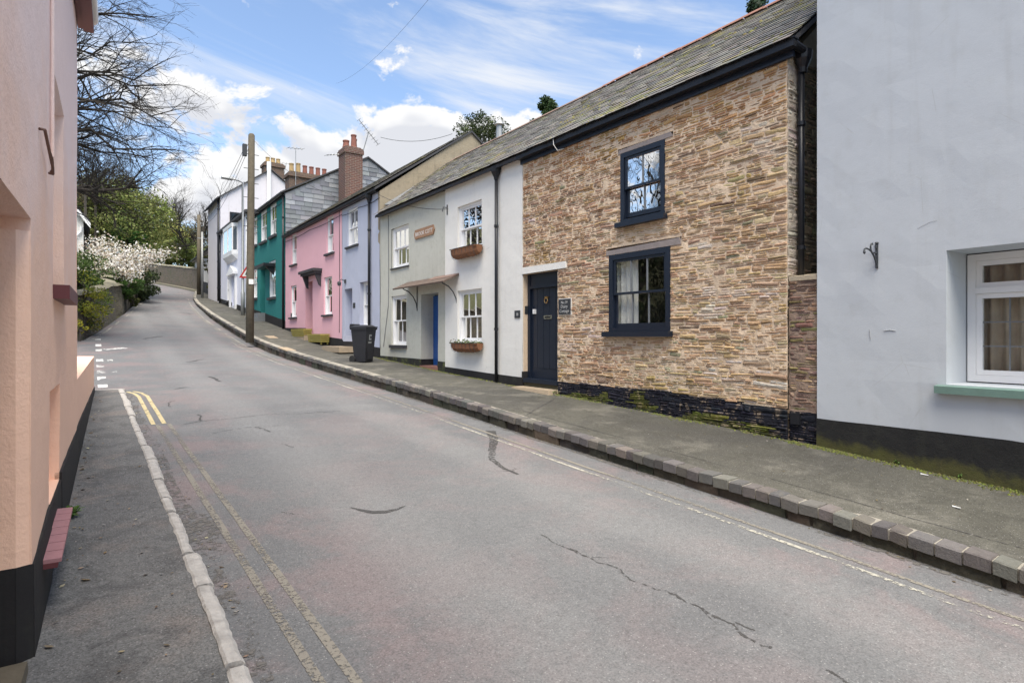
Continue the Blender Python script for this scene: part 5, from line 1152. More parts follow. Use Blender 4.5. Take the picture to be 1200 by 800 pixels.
# ================================================================ lilac-white house with oriel, and the tall house behind it
SO1 = ROW.px(258.5, 300)[0]; OZ = 8.35
ori = thing('lilac_house', (7.0, 37.5, WB(37.5)), 'pale lilac house with first floor bay window and pedimented door', 'house')
dO = (ROW.px(277, 330)[0], ROW.px(271.5, 330)[0], WB(37) + .25, ROW.px(273, 323)[1]); wO = [W(ROW, 265.8, 325, 269.5, 353)]
wall(ROW, 'front_wall', ST1 + .001, SO1 - .001, WB(34) - .5, OZ, [(*dO, .15), (*wO[0], .05)], M['lilac'], ori, .4)
sash(ROW, ori, *wO[0], rec=.03, cols=2, fw=.08, cur='net', sill=dict(mat='slate_sill', ov=.05, d=.1, th=.1))
m = MB(); ROW.box(m, *dO, -.2, -.1); m.build('door', M['lilac'], ori)
a, b = dO[0] - .2, dO[1] + .2; z = dO[3]; m = MB(); ROW.box(m, a, a + .18, WB(37), z, .0, .12); ROW.box(m, b - .18, b, WB(37), z, 0, .12); ROW.box(m, a - .1, b + .1, z, z + .16, 0, .25)
m.add([ROW(a - .1, z + .16, .22), ROW(b + .1, z + .16, .22), ROW((a + b) / 2, z + .55, .22), ROW(a - .1, z + .16, 0), ROW(b + .1, z + .16, 0), ROW((a + b) / 2, z + .55, 0)], [(0, 1, 2), (3, 5, 4), (0, 2, 5, 3), (1, 4, 5, 2)]); m.build('pedimented_doorcase', M['white_paint'], ori)
# bay window, canted
bw = W(ROW, 266, 272, 279, 300, .0); m = MB(); s0, s1, z0, z1 = bw; dd_ = .28
pl_ = [(s0, 0), (s0 + .3, dd_), (s1 - .3, dd_), (s1, 0)]
bay = None
for k, (lo_, hi_) in enumerate(((z0 - .25, z0), (z1 - .12, z1 + .08))):
    m.add([ROW(p, lo_, q) for p, q in pl_] + [ROW(p, hi_, q * 1.06) for p, q in pl_], [(0, 1, 2, 3), (4, 7, 6, 5), (0, 4, 5, 1), (1, 5, 6, 2), (2, 6, 7, 3)])
for (p, q) in ((s0 + .3, dd_), (s1 - .3, dd_), (s0 + .05, .05), (s1 - .05, .05), ((s0 + s1) / 2, dd_)): ROW.box(m, p - .05, p + .05, z0, z1 - .12, q - .06, q)
m.add([ROW(s0 + .1, z0 - .55, 0), ROW(s1 - .1, z0 - .55, 0), ROW(s1, z0 - .25, 0), ROW(s0, z0 - .25, 0), ROW(s0 + .3, z0 - .25, dd_ * .98), ROW(s1 - .3, z0 - .25, dd_ * .98), ROW(s0 + .5, z0 - .5, .12), ROW(s1 - .5, z0 - .5, .12)], [(0, 6, 7, 1), (6, 4, 5, 7), (0, 3, 4, 6), (1, 7, 5, 2)])
bay = m.build('bay_window', M['white_paint'], ori)
for (p0, q0), (p1, q1) in zip(pl_, pl_[1:]): g = MB(); g.quad(ROW(p0, z0, q0 - .03), ROW(p1, z0, q1 - .03), ROW(p1, z1 - .12, q1 - .03), ROW(p0, z1 - .12, q0 - .03)); g.build('pane', M['glass'], bay)
g = MB(); g.quad(ROW(s0, z0, .006), ROW(s1, z0, .006), ROW(s1, z1, .006), ROW(s0, z1, .006)); g.build('room_behind', M['room'], bay)
plinth(ROW, ST1, SO1, lambda s: WB(s) + .3, lambda s: WB(s) - .2, M['plinth'], ori, skip=((dO[0], dO[1]),))
m = MB(); m.hexa([(6.75, ST1, OZ + .02), (10.5, ST1, OZ + .5), (10.5, SO1, OZ + .5), (6.75, SO1, OZ + .02), (6.75, ST1, OZ + .14), (10.5, ST1, OZ + .62), (10.5, SO1, OZ + .62), (6.75, SO1, OZ + .14)]); m.build('roof', M['slate_sill'], ori)
downpipe([ROW(ST1 + .5, OZ, .07), ROW(ST1 + .5, WB(34), .07)], ori, .05, 'white_paint'); downpipe([ROW(ST1 + .1, OZ, .07), ROW(ST1 + .1, WB(34), .07)], ori, .05, 'black'); downpipe([ROW(SO1 - .1, OZ, .07), ROW(SO1 - .1, WB(41.5), .07)], ori, .05, 'black')
TZE = 10.9; ta = thing('tall_white_house', (7.0, 46, WB(45)), 'tall off-white house gable rising behind the lilac house', 'house')
gable(ta, SO1 + .05, [(7.0, 3.2), (7.0, TZE), (10.1, 13.1), (13.0, 11.0), (13.0, 3.2)], 'gable_white')
m = MB(); m.box(7.02, 13, SO1 + .2, SO1 + 5, 3.5, TZE - .05); m.build('front_wall', M['gable_white'], ta)
slope_roof(ta, SO1 - .1, SO1 + 5.2, 6.7, TZE - .18, 10.1, 13.2, 13.3, 10.9, 'slate_sill')
m = MB(); wq = at_s(279, 258, SO1); m.box(wq.x - .5, wq.x + .5, SO1 + .0, SO1 + .06, wq.z - .6, wq.z + .5); wn = m.build('window', M['black'], ta); m = MB(); m.quad((wq.x - .4, SO1 - .006, wq.z - .5), (wq.x + .4, SO1 - .006, wq.z - .5), (wq.x + .4, SO1 - .006, wq.z + .4), (wq.x - .4, SO1 - .006, wq.z + .4)); m.build('pane', M['glass'], wn)
pq_ = at_s(315, 190, SO1); m = MB(); m.tube([(pq_.x, SO1 - .05, 9), (pq_.x, SO1 - .05, pq_.z)], .14, 10); m.build('flue_pipe', M['white_paint'], ta)
cq = at_s(319, 200, SO1 + 1.0); chimney(ta, cq.x - .55, cq.x + .75, SO1 + .8, SO1 + 1.7, 11.5, 13.9, 'brick_old', [(cq.x - .25 + .35 * k, SO1 + 1.2, .4, .15, 'pot_buff') for k in range(3)], .08)
aerial((cq.x + .8, SO1 + 1.2, 13.0), (cq.x + 1.0, SO1 + 1.2, 14.1), (1, 0, 0), 5, .9, 'small television aerial on the far brick chimney', .4)
downpipe([(6.9, SO1 + .25, TZE), (6.9, SO1 + .25, WB(43))], ta, .06, 'black')
# far cottage at the bend
FR_ = Fr(7.9); f0, f1 = SO1 + 5.3, 60.0
fa = thing('far_grey_house', (7.9, 50, WB(50)), 'far grey-white roughcast cottage at the bend of the street', 'house')
wall(FR_, 'front_wall', f0, f1, 3.5, 8.6, [], M['far_grey'], fa, .8); plinth(FR_, f0, f1, lambda s: P(s) + .9, lambda s: P(s) - .4, M['plinth'], fa, .03)
slope_roof(fa, f0 - .1, f1, 7.5, 8.6, 10.5, 10.6, 13.5, 8.6, 'slate_sill'); gutter(FR_, fa, f0, f1, 8.55, .1, .08)

# ================================================================ salmon pink house on the left
sa = thing('salmon_house', (-.3, 4.5, PL(4.5)), 'salmon pink rendered house with black plinth at left edge', 'house')
HE = 7.48; dj = 3.57
win1 = (4.80, 5.69, 2.02, 3.39, .16); win2 = (4.50, 5.30, .66, 1.35, .14); dw = (2.3, dj, PL(3) - .05, 2.24, .6)
wall(LW, 'front_wall', -4, HE, -.6, 5.6, [dw, win1, win2], M['salmon'], sa, .22, .005)
# chamfered door jamb and soffit
m = MB(); z0, z1 = PL(3.5) - .1, 2.24
m.hexa([LW(dj - .035, z0, -.6), LW(dj - .035, z0, -.05), LW(dj + .004, z0, .001), LW(dj + .004, z0, -.6), LW(dj - .035, z1 - .06, -.6), LW(dj - .035, z1 - .06, -.05), LW(dj + .004, z1 - .06, .001), LW(dj + .004, z1 - .06, -.6)]); m.build('door_jamb', M['salmon'], sa)
m = MB(); LW.box(m, 2.3, dj - .001, z0, 2.2, -.66, -.6); m.build('door', M['maroon'], sa)
m = MB(); m.hexa([LW(2.2, z0 - .1, -.6), LW(2.2, z0 - .1, .02), LW(dj - .1, z0 - .1, .02), LW(dj - .1, z0 - .1, -.6), LW(2.2, PL(3) + .10, -.6), LW(2.2, PL(3) + .10, .0), LW(dj - .12, PL(3.4) + .05, .0), LW(dj - .12, PL(3.4) + .05, -.6)]); m.build('doorstep', M['wood'], sa)
lp = [(-4, .25), (2, .55), (3.57, .60), (4.93, .70), (8.1, .77), (13.1, .77)]
plinth(LW, dj, HE, lambda s: lerp(lp, s), lambda s: PL(s) - .12, M['plinth'], sa, .012, skip=((4.5, 5.3),))
m = MB(); LW.box(m, 4.5, 5.3, PL(5) - .1, .655, -.03, .010); m.build('plinth', M['plinth'], sa)
m = MB(); LW.box(m, dj - .037, dj - .001, z0, .61, -.6, -.048); m.hexa([LW(dj - .037, z0, -.052), LW(dj - .037, z0, -.05), LW(dj + .002, z0, .013), LW(dj + .004, z0, -.06), LW(dj - .037, .61, -.052), LW(dj - .037, .61, -.05), LW(dj + .002, .605, .013), LW(dj + .004, .605, -.06)]); m.build('plinth', M['plinth'], sa)
m = MB(); q = win1; LW.box(m, q[0], q[1], q[2], q[3], -.2, -.15); m.build('window', M['white_paint'], sa)
m = MB(); LW.box(m, q[0] - .03, q[1] + .03, q[2] - .09, q[2], -.15, .085); m.build('sill', M['maroon'], sa)
m = MB(); q = win2; LW.box(m, q[0], q[1], q[2], q[3], -.18, -.13); m.build('blocked_opening', M['salmon'], sa)
ts = W(LW, 53, 577, 72, 636)
a, b = 3.97, 4.95; m = MB(); m.hexa([LW(a, PL(4.2) + .245, -.02), LW(a, PL(4.2) + .245, .075), LW(b, PL(4.9) + .245, .075), LW(b, PL(4.9) + .245, -.02), LW(a, PL(4.2) + .27, -.02), LW(a, PL(4.2) + .27, .08), LW(b, PL(4.9) + .27, .08), LW(b, PL(4.9) + .27, -.02)]); tl = m.build('tiled_ledge', M['maroon'], sa)
for k in range(7):
    w = (b - a) / 7; p0, p1 = a + w * k + .004, a + w * (k + 1) - .004; f0_, f1_ = (PL(4.2) + .272 + (PL(4.9) - PL(4.2)) * (t - a) / (b - a) for t in (p0, p1)); m = MB()
    m.hexa([LW(p0, f0_, -.02), LW(p0, f0_, .092), LW(p1, f1_, .092), LW(p1, f1_, -.02), LW(p0, f0_ + .022, -.02), LW(p0, f0_ + .02, .092), LW(p1, f1_ + .02, .092), LW(p1, f1_ + .022, -.02)]); m.build('tile', M['quarry'], tl)
# pipe, hook, eaves
m = MB(); q = LW.px(58, 180); m.tube([LW(q[0], 5.6, .014), LW(q[0], q[1] - .02, .014)], .010, 8); m.build('cable', M['salmon'], sa)
q = LW.px(50, 180); m = MB(); m.tube([LW(q[0] - .28, q[1] + .055, .01), LW(q[0] - .26, q[1] + .06, .03), LW(q[0] + .12, q[1] - .04, .035), LW(q[0] + .2, q[1] - .062, .03), LW(q[0] + .22, q[1] - .055, .012)], .008, 6); m.tube([LW(q[0] - .02, q[1] + .015, .03), LW(q[0] + .1, q[1] - .0, .034), LW(q[0] + .2, q[1] - .035, .03), LW(q[0] + .21, q[1] - .05, .02)], .007, 6); m.build('shutter_hook', M['hook'], sa)
m = MB(); LW.box(m, -4, HE + .12, 4.92, 5.5, .004, .05); LW.box(m, -4, HE + .12, 4.90, 4.94, .05, .14); m.build('fascia', M['maroon'], sa)
gutter(LW, sa, -4, HE + .14, 5.05, .06, .06, 'cream_upvc')
m = MB(); m.quad(LW(HE, -.5, 0), LW(HE, 5.6, 0), LW(HE, 5.6, -6), LW(HE, -.5, -6)); m.quad(LW(-4, -.5, -6), LW(-4, 5.6, -6), LW(HE, 5.6, -6), LW(HE, -.5, -6)); m.quad(LW(-4, -.5, 0), LW(-4, 5.6, 0), LW(-4, 5.6, -6), LW(-4, -.5, -6)); m.build('side_wall', M['salmon'], sa)
m = MB(); m.hexa([LW(-4.2, 5.2, .12), LW(-4.2, 7.5, -3), LW(HE + .1, 7.5, -3), LW(HE + .1, 5.2, .12), LW(-4.2, 5.3, .12), LW(-4.2, 7.6, -3), LW(HE + .1, 7.6, -3), LW(HE + .1, 5.3, .12)]); m.hexa([LW(-4.2, 5.2, -6.1), LW(-4.2, 7.5, -3.01), LW(HE + .1, 7.5, -3.01), LW(HE + .1, 5.2, -6.1), LW(-4.2, 5.3, -6.1), LW(-4.2, 7.6, -3.01), LW(HE + .1, 7.6, -3.01), LW(HE + .1, 5.3, -6.1)]); m.build('roof', M['slate_sill'], sa)
# low rendered block beside it
lb_ = thing('rendered_terrace', (-.5, 10.5, PL(10.5)), 'low salmon pink rendered terrace wall beyond the salmon house', 'wall')
def lowz(s): return lerp([(HE, 1.24), (13.1, 1.33)], s)
m = MB(); L = frange(HE + .005, 13.1, .4)
for a, b in zip(L, L[1:]): m.quad(LW(a, .2, .004 * n3(a * 2, 1)), LW(b, .2, .004 * n3(b * 2, 1)), LW(b, lowz(b), .004 * n3(b * 2, 1)), LW(a, lowz(a), .004 * n3(a * 2, 1))); m.quad(LW(a, lowz(a), .004 * n3(a * 2, 1)), LW(b, lowz(b), .004 * n3(b * 2, 1)), LW(b + (2.0 if b > 13 else 0), lowz(b) + .02, -3), LW(a, lowz(a) + .02, -3))
m.quad(LW(13.1, .2, 0), LW(13.1, lowz(13.1), 0), LW(15.1, lowz(13.1) + .02, -3), LW(15.1, .2, -3)); m.build('wall_face', M['salmon'], lb_)
plinth(LW, HE + .005, 13.1, lambda s: lerp(lp, s), lambda s: PL(s) - .12, M['plinth'], lb_, .012)

# ================================================================ street furniture
q = gp(291, 398, P); pb = Vector((q.x + .05, q.y, pave_z(q.x + .05, q.y)))
pole = thing('telegraph_pole', pb, 'weathered wooden telegraph pole standing on the right kerb', 'pole')
ptop = Vector((at_s(294.8, 157, pb.y).x, pb.y, at_s(294.8, 157, pb.y).z)); m = MB(); m.tube([pb - Vector((0, 0, .1)), pb.lerp(ptop, .3), pb.lerp(ptop, .7), ptop - Vector((0, 0, .05)), ptop], [.14, .135, .12, .11, .08], 14); m.build('pole_shaft', M['wood'], pole, True)
for k in range(6):
    p = pb.lerp(ptop, .55 + .07 * k); m = MB(); sg_ = 1 if k % 2 else -1; m.tube([p + Vector((-.26, 0, 0)), p + Vector((.26, 0, .0))], .012, 6); m.build('step_iron', M['iron'], pole)
p = pb.lerp(ptop, .93); m = MB(); m.box(p.x - .3, p.x - .16, p.y - .07, p.y + .07, p.z - .32, p.z + .1); m.build('junction_box', M['slate_plaque'], pole)
p = pb.lerp(ptop, .28); m = MB(); m.box(p.x - .08, p.x + .08, p.y - .15, p.y - .12, p.z - .09, p.z + .09); m.build('number_tag', M['sign_white'], pole)
# lamp post with warning sign
q = gp(284.5, 368, P); lb2 = Vector((6.6, at_x(284.5, 368, 6.6).y, WB(33)));
lamp = thing('street_lamp', lb2, 'slim grey street lamp behind the telegraph pole', 'lamp post')
lt = Vector((lb2.x, lb2.y, at_s(282.5, 214, lb2.y).z)); m = MB(); m.tube([lb2 - Vector((0, 0, .2)), lb2 + Vector((0, 0, 1.2)), lb2 + Vector((0, 0, 1.25)), lt, lt + Vector((-.25, -.05, .08)), lt + Vector((-.55, -.1, .10))], [.10, .10, .07, .055, .045, .04], 10); m.build('post', M['steel'], lamp, True)
m = MB(); m.hexa([lt + Vector(v) for v in ((-1.05, -.3, .07), (-.5, -.3, .05), (-.5, .1, .05), (-1.05, .1, .07), (-1.02, -.27, .17), (-.5, -.27, .2), (-.5, .07, .2), (-1.02, .07, .17))]); m.build('lantern', M['steel'], lamp)
sgn = thing('warning_sign', lb2 + Vector((0, -.1, 2.2)), 'red edged triangular warning sign partly behind the telegraph pole', 'sign')
A = at_s(283, 325.5, lb2.y - .12); sz = .82; y0 = lb2.y - .12; cx = at_s(290, 320, y0).x; z0 = A.z
def tri(s_, y, dz=0): h = s_ * .866; return [(cx - s_ / 2, y, z0 + dz), (cx + s_ / 2, y, z0 + dz), (cx, y, z0 + h + dz)]
m = MB(); m.add(tri(sz, y0) + tri(sz, y0 + .02), [(0, 1, 2), (5, 4, 3), (0, 3, 4, 1), (1, 4, 5, 2), (2, 5, 3, 0)]); pr = m.build('sign_plate', M['sign_red'], sgn)
m = MB(); m.add(tri(sz * .66, y0 - .004, .09), [(0, 1, 2)]); m.build('sign_face', M['sign_white'], sgn)
m = MB(); m.box(cx - .02, cx + .02, y0 - .009, y0 - .006, z0 + .15, z0 + .42); m.add([(cx - .12, y0 - .009, z0 + .16), (cx - .06, y0 - .009, z0 + .16), (cx - .02, y0 - .009, z0 + .3), (cx - .06, y0 - .009, z0 + .34)], [(0, 1, 2, 3)]); m.build('sign_symbol', M['black'], sgn)
m = MB(); m.box(min(cx, lb2.x) - .02, max(cx, lb2.x) + .05, y0 + .021, y0 + .04, z0 + .25, z0 + .3); m.build('sign_clamp', M['steel'], sgn)
for (px_, pyb, pyt, rad, mat_, lab, nm) in ((233, 345, 252, .15, 'wood', 'far dark wooden pole at the bend beside the stone wall', 'telegraph_pole'), (237, 349, 272, .09, 'steel', 'far pale metal post on the pavement at the bend', 'metal_post')):
    q = gp(px_, pyb, P); t = thing(nm, q, lab, 'pole'); tp = at_s(px_ + 1, pyt, q.y); m = MB(); m.tube([q - Vector((0, 0, .3)), Vector((q.x, q.y, tp.z))], [rad, rad * .8], 10); m.build('pole_shaft', M[mat_], t, True); m = MB(); m.box(q.x - .3, q.x + .3, q.y - .03, q.y + .03, tp.z - .5, tp.z - .42); m.build('cross_arm', M[mat_], t)
# overhead wires
def cable(a, b, sag, label, r=.008):
    a, b = Vector(a), Vector(b); m = MB(); m.tube([a.lerp(b, t) - Vector((0, 0, sag * 4 * t * (1 - t))) for t in [i / 14 for i in range(15)]], r, 4)
    o = m.build('overhead_wire', M['wire'], None, loc=a); tag(o, label, 'wire', 'overhead wires')
pt_ = ptop - Vector((.2, 0, .45)); far_p = at_s(234, 256, 51.5)
for k in range(3): cable(pt_ + Vector((.1 * k, 0, .1 * k)), far_p + Vector((.15 * k, 0, -.2 * k)), .5 + .12 * k, ('lowest', 'middle', 'topmost')[k] + ' of three thin wires from telegraph pole down to far pole')
cable(at_s(394, 98, 25), at_s(502, 0, 11), .3, 'single wire crossing the open sky above the roofs', .0035)
cable(at_x(525, 245, 6.9), at_s(440, 226, 16.3), .15, 'service wire slung along the grey house below its eaves', .007)
cable(at_s(530, 157, 22), at_s(446, 161, 25), .25, 'wire from the slanting aerial towards the grey roof', .01)
cable(ptop - Vector((0, 0, .15)), at_x(398, 232, 6.9), .3, 'wire from telegraph pole top to the lavender house eaves', .006)
# wheelie bin
q = gp(434.5, 425.5, lambda s: P(s) + .0); by, bx = q.y + .05, q.x; bz = pave_z(bx, by)
bn = thing('wheelie_bin', (bx, by, bz), 'dark grey wheelie bin standing by the lavender house', 'bin')
ca, sa_ = math.cos(math.radians(28)), math.sin(math.radians(28))
def bp_(x, y, z): x *= .78; y *= .8; return (bx + x * ca - y * sa_, by + x * sa_ + y * ca, bz + z)     # x right, y away from the viewer
def bq_(w0, d0, z0, w1, d1, z1, ox=0, oy=0): return [bp_(-w0 + ox, -d0 + oy, z0), bp_(w0 + ox, -d0 + oy, z0), bp_(w0 + ox, d0 + oy, z0), bp_(-w0 + ox, d0 + oy, z0), bp_(-w1 + ox, -d1 + oy, z1), bp_(w1 + ox, -d1 + oy, z1), bp_(w1 + ox, d1 + oy, z1), bp_(-w1 + ox, d1 + oy, z1)]
ex_ = Vector((-.05, .33, 0)); bx += ex_.x; by += ex_.y
m = MB(); m.hexa(bq_(.20, .23, .03, .265, .33, .92)); m.hexa(bq_(.29, .355, .90, .295, .36, .955)); m.hexa(bq_(.12, .02, .1, .15, .02, .5, 0, -.262)); m.build('body', M['bin'], bn)
m = MB(); m.hexa(bq_(.30, .37, .957, .295, .365, .985)); m.hexa(bq_(.27, .33, .986, .18, .22, 1.03)); m.hexa(bq_(.22, .04, .96, .22, .035, 1.06, 0, .385)); m.build('lid', M['bin'], bn)
for sx in (-.22, .22): m = MB(); m.tube([bp_(sx - .03, .30, .10), bp_(sx + .03, .30, .10)], .10, 14); m.build('wheel', M['rubber'], bn)
m = MB(); m.tube([bp_(-.2, .40, .98), bp_(.2, .40, .98)], .016, 8); m.build('handle', M['bin'], bn)
f1_ = lambda x, z: bp_(x, -.23 - .1 * (z - .03) / .89 - .006, z)
m = MB(); m.quad(f1_(-.09, .62), f1_(.04, .62), f1_(.04, .77), f1_(-.09, .77)); m.quad(f1_(-.11, .53), f1_(.06, .53), f1_(.06, .58), f1_(-.11, .58)); st_ = m.build('sticker', M['steel'], bn)
m = MB(); m.tube([Vector(f1_(-.025, .70)) + Vector((0, -.003, 0)), Vector(f1_(-.025, .70)) + Vector((0, -.001, 0))], .035, 10); m.build('sticker_emblem', M['bin'], st_)
# yellow planters and a loose slab
for (x0, y0, x1, y1, lab) in ((342.6, 385.5, 356, 395, 'yellow planter box left of the pink house door'), (362, 391.5, 376, 404.5, 'yellow slatted planter box right of the pink house door')):
    s0, s1, z0, z1 = W(ROW, x0, y0, x1, y1, .35); zb_ = WB((s0 + s1) / 2); t = thing('planter_box', ROW((s0 + s1) / 2, zb_, .2), lab, 'planter'); h = .36; n = 4
    for k in range(n):
        m = MB(); a, b = zb_ + .06 + k * .075, zb_ + .06 + k * .075 + .068; e = .02 * k
        ROW.box(m, s0 - e, s1 + e, a, b, .34 + e * .5, .36 + e * .5); ROW.box(m, s0 - e, s1 + e, a, b, .06, .08); ROW.box(m, s0 - e - .018, s0 - e - .001, a, b, .06, .36 + e * .5); ROW.box(m, s1 + e + .001, s1 + e + .018, a, b, .06, .36 + e * .5); m.build('slat', M['yellow_box'], t)
    for (p, d) in ((s0 + .05, .32), (s1 - .05, .32), (s0 + .05, .1), (s1 - .05, .1)): m = MB(); ROW.box(m, p - .03, p + .03, zb_ - .02, zb_ + .34, d - .018, d + .018); m.build('leg', M['yellow_box'], t)
    m = MB(); ROW.box(m, s0 + .01, s1 - .01, zb_ + .2, zb_ + .3, .085, .335); m.build('soil', M['dirt'], t)
s0, s1, z0, z1 = W(ROW, 391, 410, 412, 417, .35); m = MB(); zb_ = WB(18.9); ROW.box(m, s0, s1, zb_ - .05, zb_ + .13, .1, .75); o = m.build('stone_slab', M['step'], None, loc=ROW((s0 + s1) / 2, zb_, .4)); tag(o, 'low mossy stone slab step in front of the lavender door', 'slab')

# ================================================================ garden walls and the wall at the bend
def stone_wall(name, pts, h, th, mat, label, cope=True, lift=0.0, amp=.03):
    """pts plan points (x, s); wall stands on the ground on their left side"""
    path = []
    for (a, b) in zip(pts, pts[1:]):
        L = math.hypot(b[0] - a[0], b[1] - a[1]); n = max(1, int(L / .3))
        path += [(a[0] + (b[0] - a[0]) * i / n, a[1] + (b[1] - a[1]) * i / n) for i in range(n)]
    path.append(pts[-1]); c = path[len(path) // 2]; t = thing(name, (c[0], c[1], R(c[1])), label, 'wall'); m = MB(); N_ = len(path); R_ = 6
    cp = MB()
    for i, (x, s) in enumerate(path):
        a = path[max(0, i - 1)]; b = path[min(N_ - 1, i + 1)]; dx, dy = b[0] - a[0], b[1] - a[1]; q = math.hypot(dx, dy); nx, ny = -dy / q, dx / q; hh = h(i / (N_ - 1)) if callable(h) else h; zb_ = R(s) - .2 + lift; zt = R(s) + hh + lift
        for k in range(R_ + 1):
            z = zb_ + (zt - zb_) * k / R_; w = amp * n3(x * 3 + s * 3, z * 4, 3); m.v.append((x + nx * (w + .02 * k), s + ny * (w + .02 * k), z))
        m.v.append((x + nx * th, s + ny * th, zt)); m.v.append((x + nx * th, s + ny * th, zb_))
        w = .05 * n3(x * 2, s * 2, 9)
        for k in range(5): a_ = math.pi * k / 4; cp.v.append((x + nx * (th / 2 - (th / 2 + .05) * math.cos(a_)), s + ny * (th / 2 - (th / 2 + .05) * math.cos(a_)), zt - .03 + w + .13 * math.sin(a_)))
    q = R_ + 3
    for i in range(N_ - 1):
        for k in range(q - 1): m.f.append([i * q + k, (i + 1) * q + k, (i + 1) * q + k + 1, i * q + k + 1]); m.c.append(None)
        for k in range(4): cp.f.append([i * 5 + k, (i + 1) * 5 + k, (i + 1) * 5 + k + 1, i * 5 + k + 1]); cp.c.append(None)
    m.f.append(list(range(q))); m.f.append([(N_ - 1) * q + k for k in range(q)][::-1]); m.c += [None, None]
    cp.f.append(list(range(5))); cp.f.append([(N_ - 1) * 5 + k for k in range(5)][::-1]); cp.c += [None, None]
    m.build('wall_body', M[mat], t)
    if cope: cp.build('coping', M['cope'], t, True)
M['cope'] = stucco('mossy_coping', (.20, .18, .14), dirt=(.09, .09, .04), amt=.9, streak=.2, green=.6)
stone_wall('garden_wall', [(-6, 22.6), (-3, 23.6), (-1.2, 24.6), (-.25, 25.6), (.35, 27.9), (.8, 30.6), (1.08, 32.6), (1.05, 33.4), (.7, 33.9)], lambda t: 1.45 + .25 * t, .45, 'rubble', 'rounded rubble garden wall at the corner of the side street')
stone_wall('garden_wall', [(1.0, 34.6), (1.45, 35.6), (1.9, 39), (2.55, 43.2), (2.9, 46.5), (2.4, 50), (0, 54), (-6, 60)], lambda t: 1.45 - .5 * t, .4, 'rubble', 'lower ivy-grown rubble wall climbing along the left of the lane')
stone_wall('gate_pillar', [(.55, 34.1), (.95, 34.0), (1.0, 34.5)], 1.9, .5, 'rubble', 'squat stone gate pillar between the two garden walls')
fw_ = [(9.5, 54.5), (8.5, 57.5), (7.8, 62.3), (6.9, 68.1), (5.9, 72.7), (2, 84), (-6, 100)]
stone_wall('roadside_wall', fw_, 2.0, .5, 'rubble_far', 'tall dark stone wall along the far bend of the street', amp=.05)
m = MB(); 
fk = [(7.55, 57.4), (6.9, 62.3), (6.05, 68.1), (5.05, 72.7), (1, 84), (-8, 100)]
for (a, b), (c, d) in zip(zip(fk, fk[1:]), zip(fw_[1:], fw_[2:])):
    (a, b), (c, d) = (a, b), (c, d)
    m.hexa([(a[0], a[1], R(a[1]) - .1), (c[0] + .1, c[1], R(c[1]) - .1), (d[0] + .1, d[1], R(d[1]) - .1), (b[0], b[1], R(b[1]) - .1), (a[0], a[1], R(a[1]) + .16), (c[0] + .1, c[1], R(c[1]) + .16), (d[0] + .1, d[1], R(d[1]) + .16), (b[0], b[1], R(b[1]) + .16)])
o = m.build('far_pavement', M['cope']); tag(o, kind='structure')
# white house glimpsed behind the garden
g0 = at_s(103, 262, 40); gl = thing('white_garden_house', (-4, 43, bank_z(-4, 43)), 'white house glimpsed behind the blossom at left', 'house'); xr_ = g0.x; ze_ = g0.z
m = MB(); m.add([(xr_ - .2, 40, 2), (xr_ - .2, 40, ze_ + .15), (xr_ - 4, 40, ze_ + 5), (xr_ - 8, 40, ze_), (xr_ - 8, 40, 2), (xr_ - .2, 48, 2), (xr_ - .2, 48, ze_ + .15), (xr_ - 4, 48, ze_ + 5), (xr_ - 8, 48, ze_), (xr_ - 8, 48, 2)], [(4, 3, 2, 1, 0), (5, 6, 7, 8, 9), (0, 1, 6, 5)]); m.build('wall', M['white'], gl)
m = MB(); m.hexa([(xr_ + .1, 39.7, ze_ - .05), (xr_ - 4, 39.7, ze_ + 5.1), (xr_ - 4, 48.3, ze_ + 5.1), (xr_ + .1, 48.3, ze_ - .05), (xr_ + .1, 39.7, ze_ + .12), (xr_ - 4, 39.7, ze_ + 5.3), (xr_ - 4, 48.3, ze_ + 5.3), (xr_ + .1, 48.3, ze_ + .12)]); rf = m.build('roof', M['slate_sill'], gl)
m = MB(); m.hexa([(xr_ + .12, 39.62, ze_ - .3), (xr_ - 4, 39.62, ze_ + 4.9), (xr_ - 4, 39.69, ze_ + 4.9), (xr_ + .12, 39.69, ze_ - .3), (xr_ + .12, 39.62, ze_ - .04), (xr_ - 4, 39.62, ze_ + 5.2), (xr_ - 4, 39.69, ze_ + 5.2), (xr_ + .12, 39.69, ze_ - .04)]); m.build('bargeboard', M['white_paint'], rf)
m = MB(); m.tube([(xr_ - .3, 39.9, ze_ - .2), (xr_ - .32, 39.9, ze_ - .5), (xr_ - .55, 39.9, ze_ - .8), (xr_ - .55, 39.9, 4)], .06, 8); m.build('downpipe', M['white_paint'], gl)

# ================================================================ trees and plants
def grow(m, p, d, L, r0, lev, rr, up=.0, spread=.8, kids=(3, 5)):
    n = 5 if lev > 0 else 3; pts = [p.copy()]; rad = [r0]; d = d.normalized()
    for i in range(n):
        d = (d + Vector((rr.gauss(0, .13), rr.gauss(0, .13), rr.gauss(0, .11) + up))).normalized(); pts.append(pts[-1] + d * L / n); rad.append(max(min(r0, .006), r0 * (1 - .55 * (i + 1) / n)))
    m.tube(pts, rad, 7 if r0 > .08 else (4 if r0 > .02 else 3), cap=False)
    if lev <= 0: return
    for k in range(rr.randint(*kids)):
        t = rr.uniform(.3, 1.0); i = min(n - 1, int(t * n)); q = pts[i].lerp(pts[i + 1], t * n - i); dd = (pts[i + 1] - pts[i]).normalized()
        a = dd.orthogonal().normalized(); b = dd.cross(a); f = rr.uniform(0, 6.283); sp = rr.uniform(.45, 1.0) * spread
        c = (dd * math.cos(sp) + (a * math.cos(f) + b * math.sin(f)) * math.sin(sp)).normalized()
        grow(m, q, c, L * rr.uniform(.48, .75), rad[i] * rr.uniform(.5, .7), lev - 1, rr, up, spread, kids)
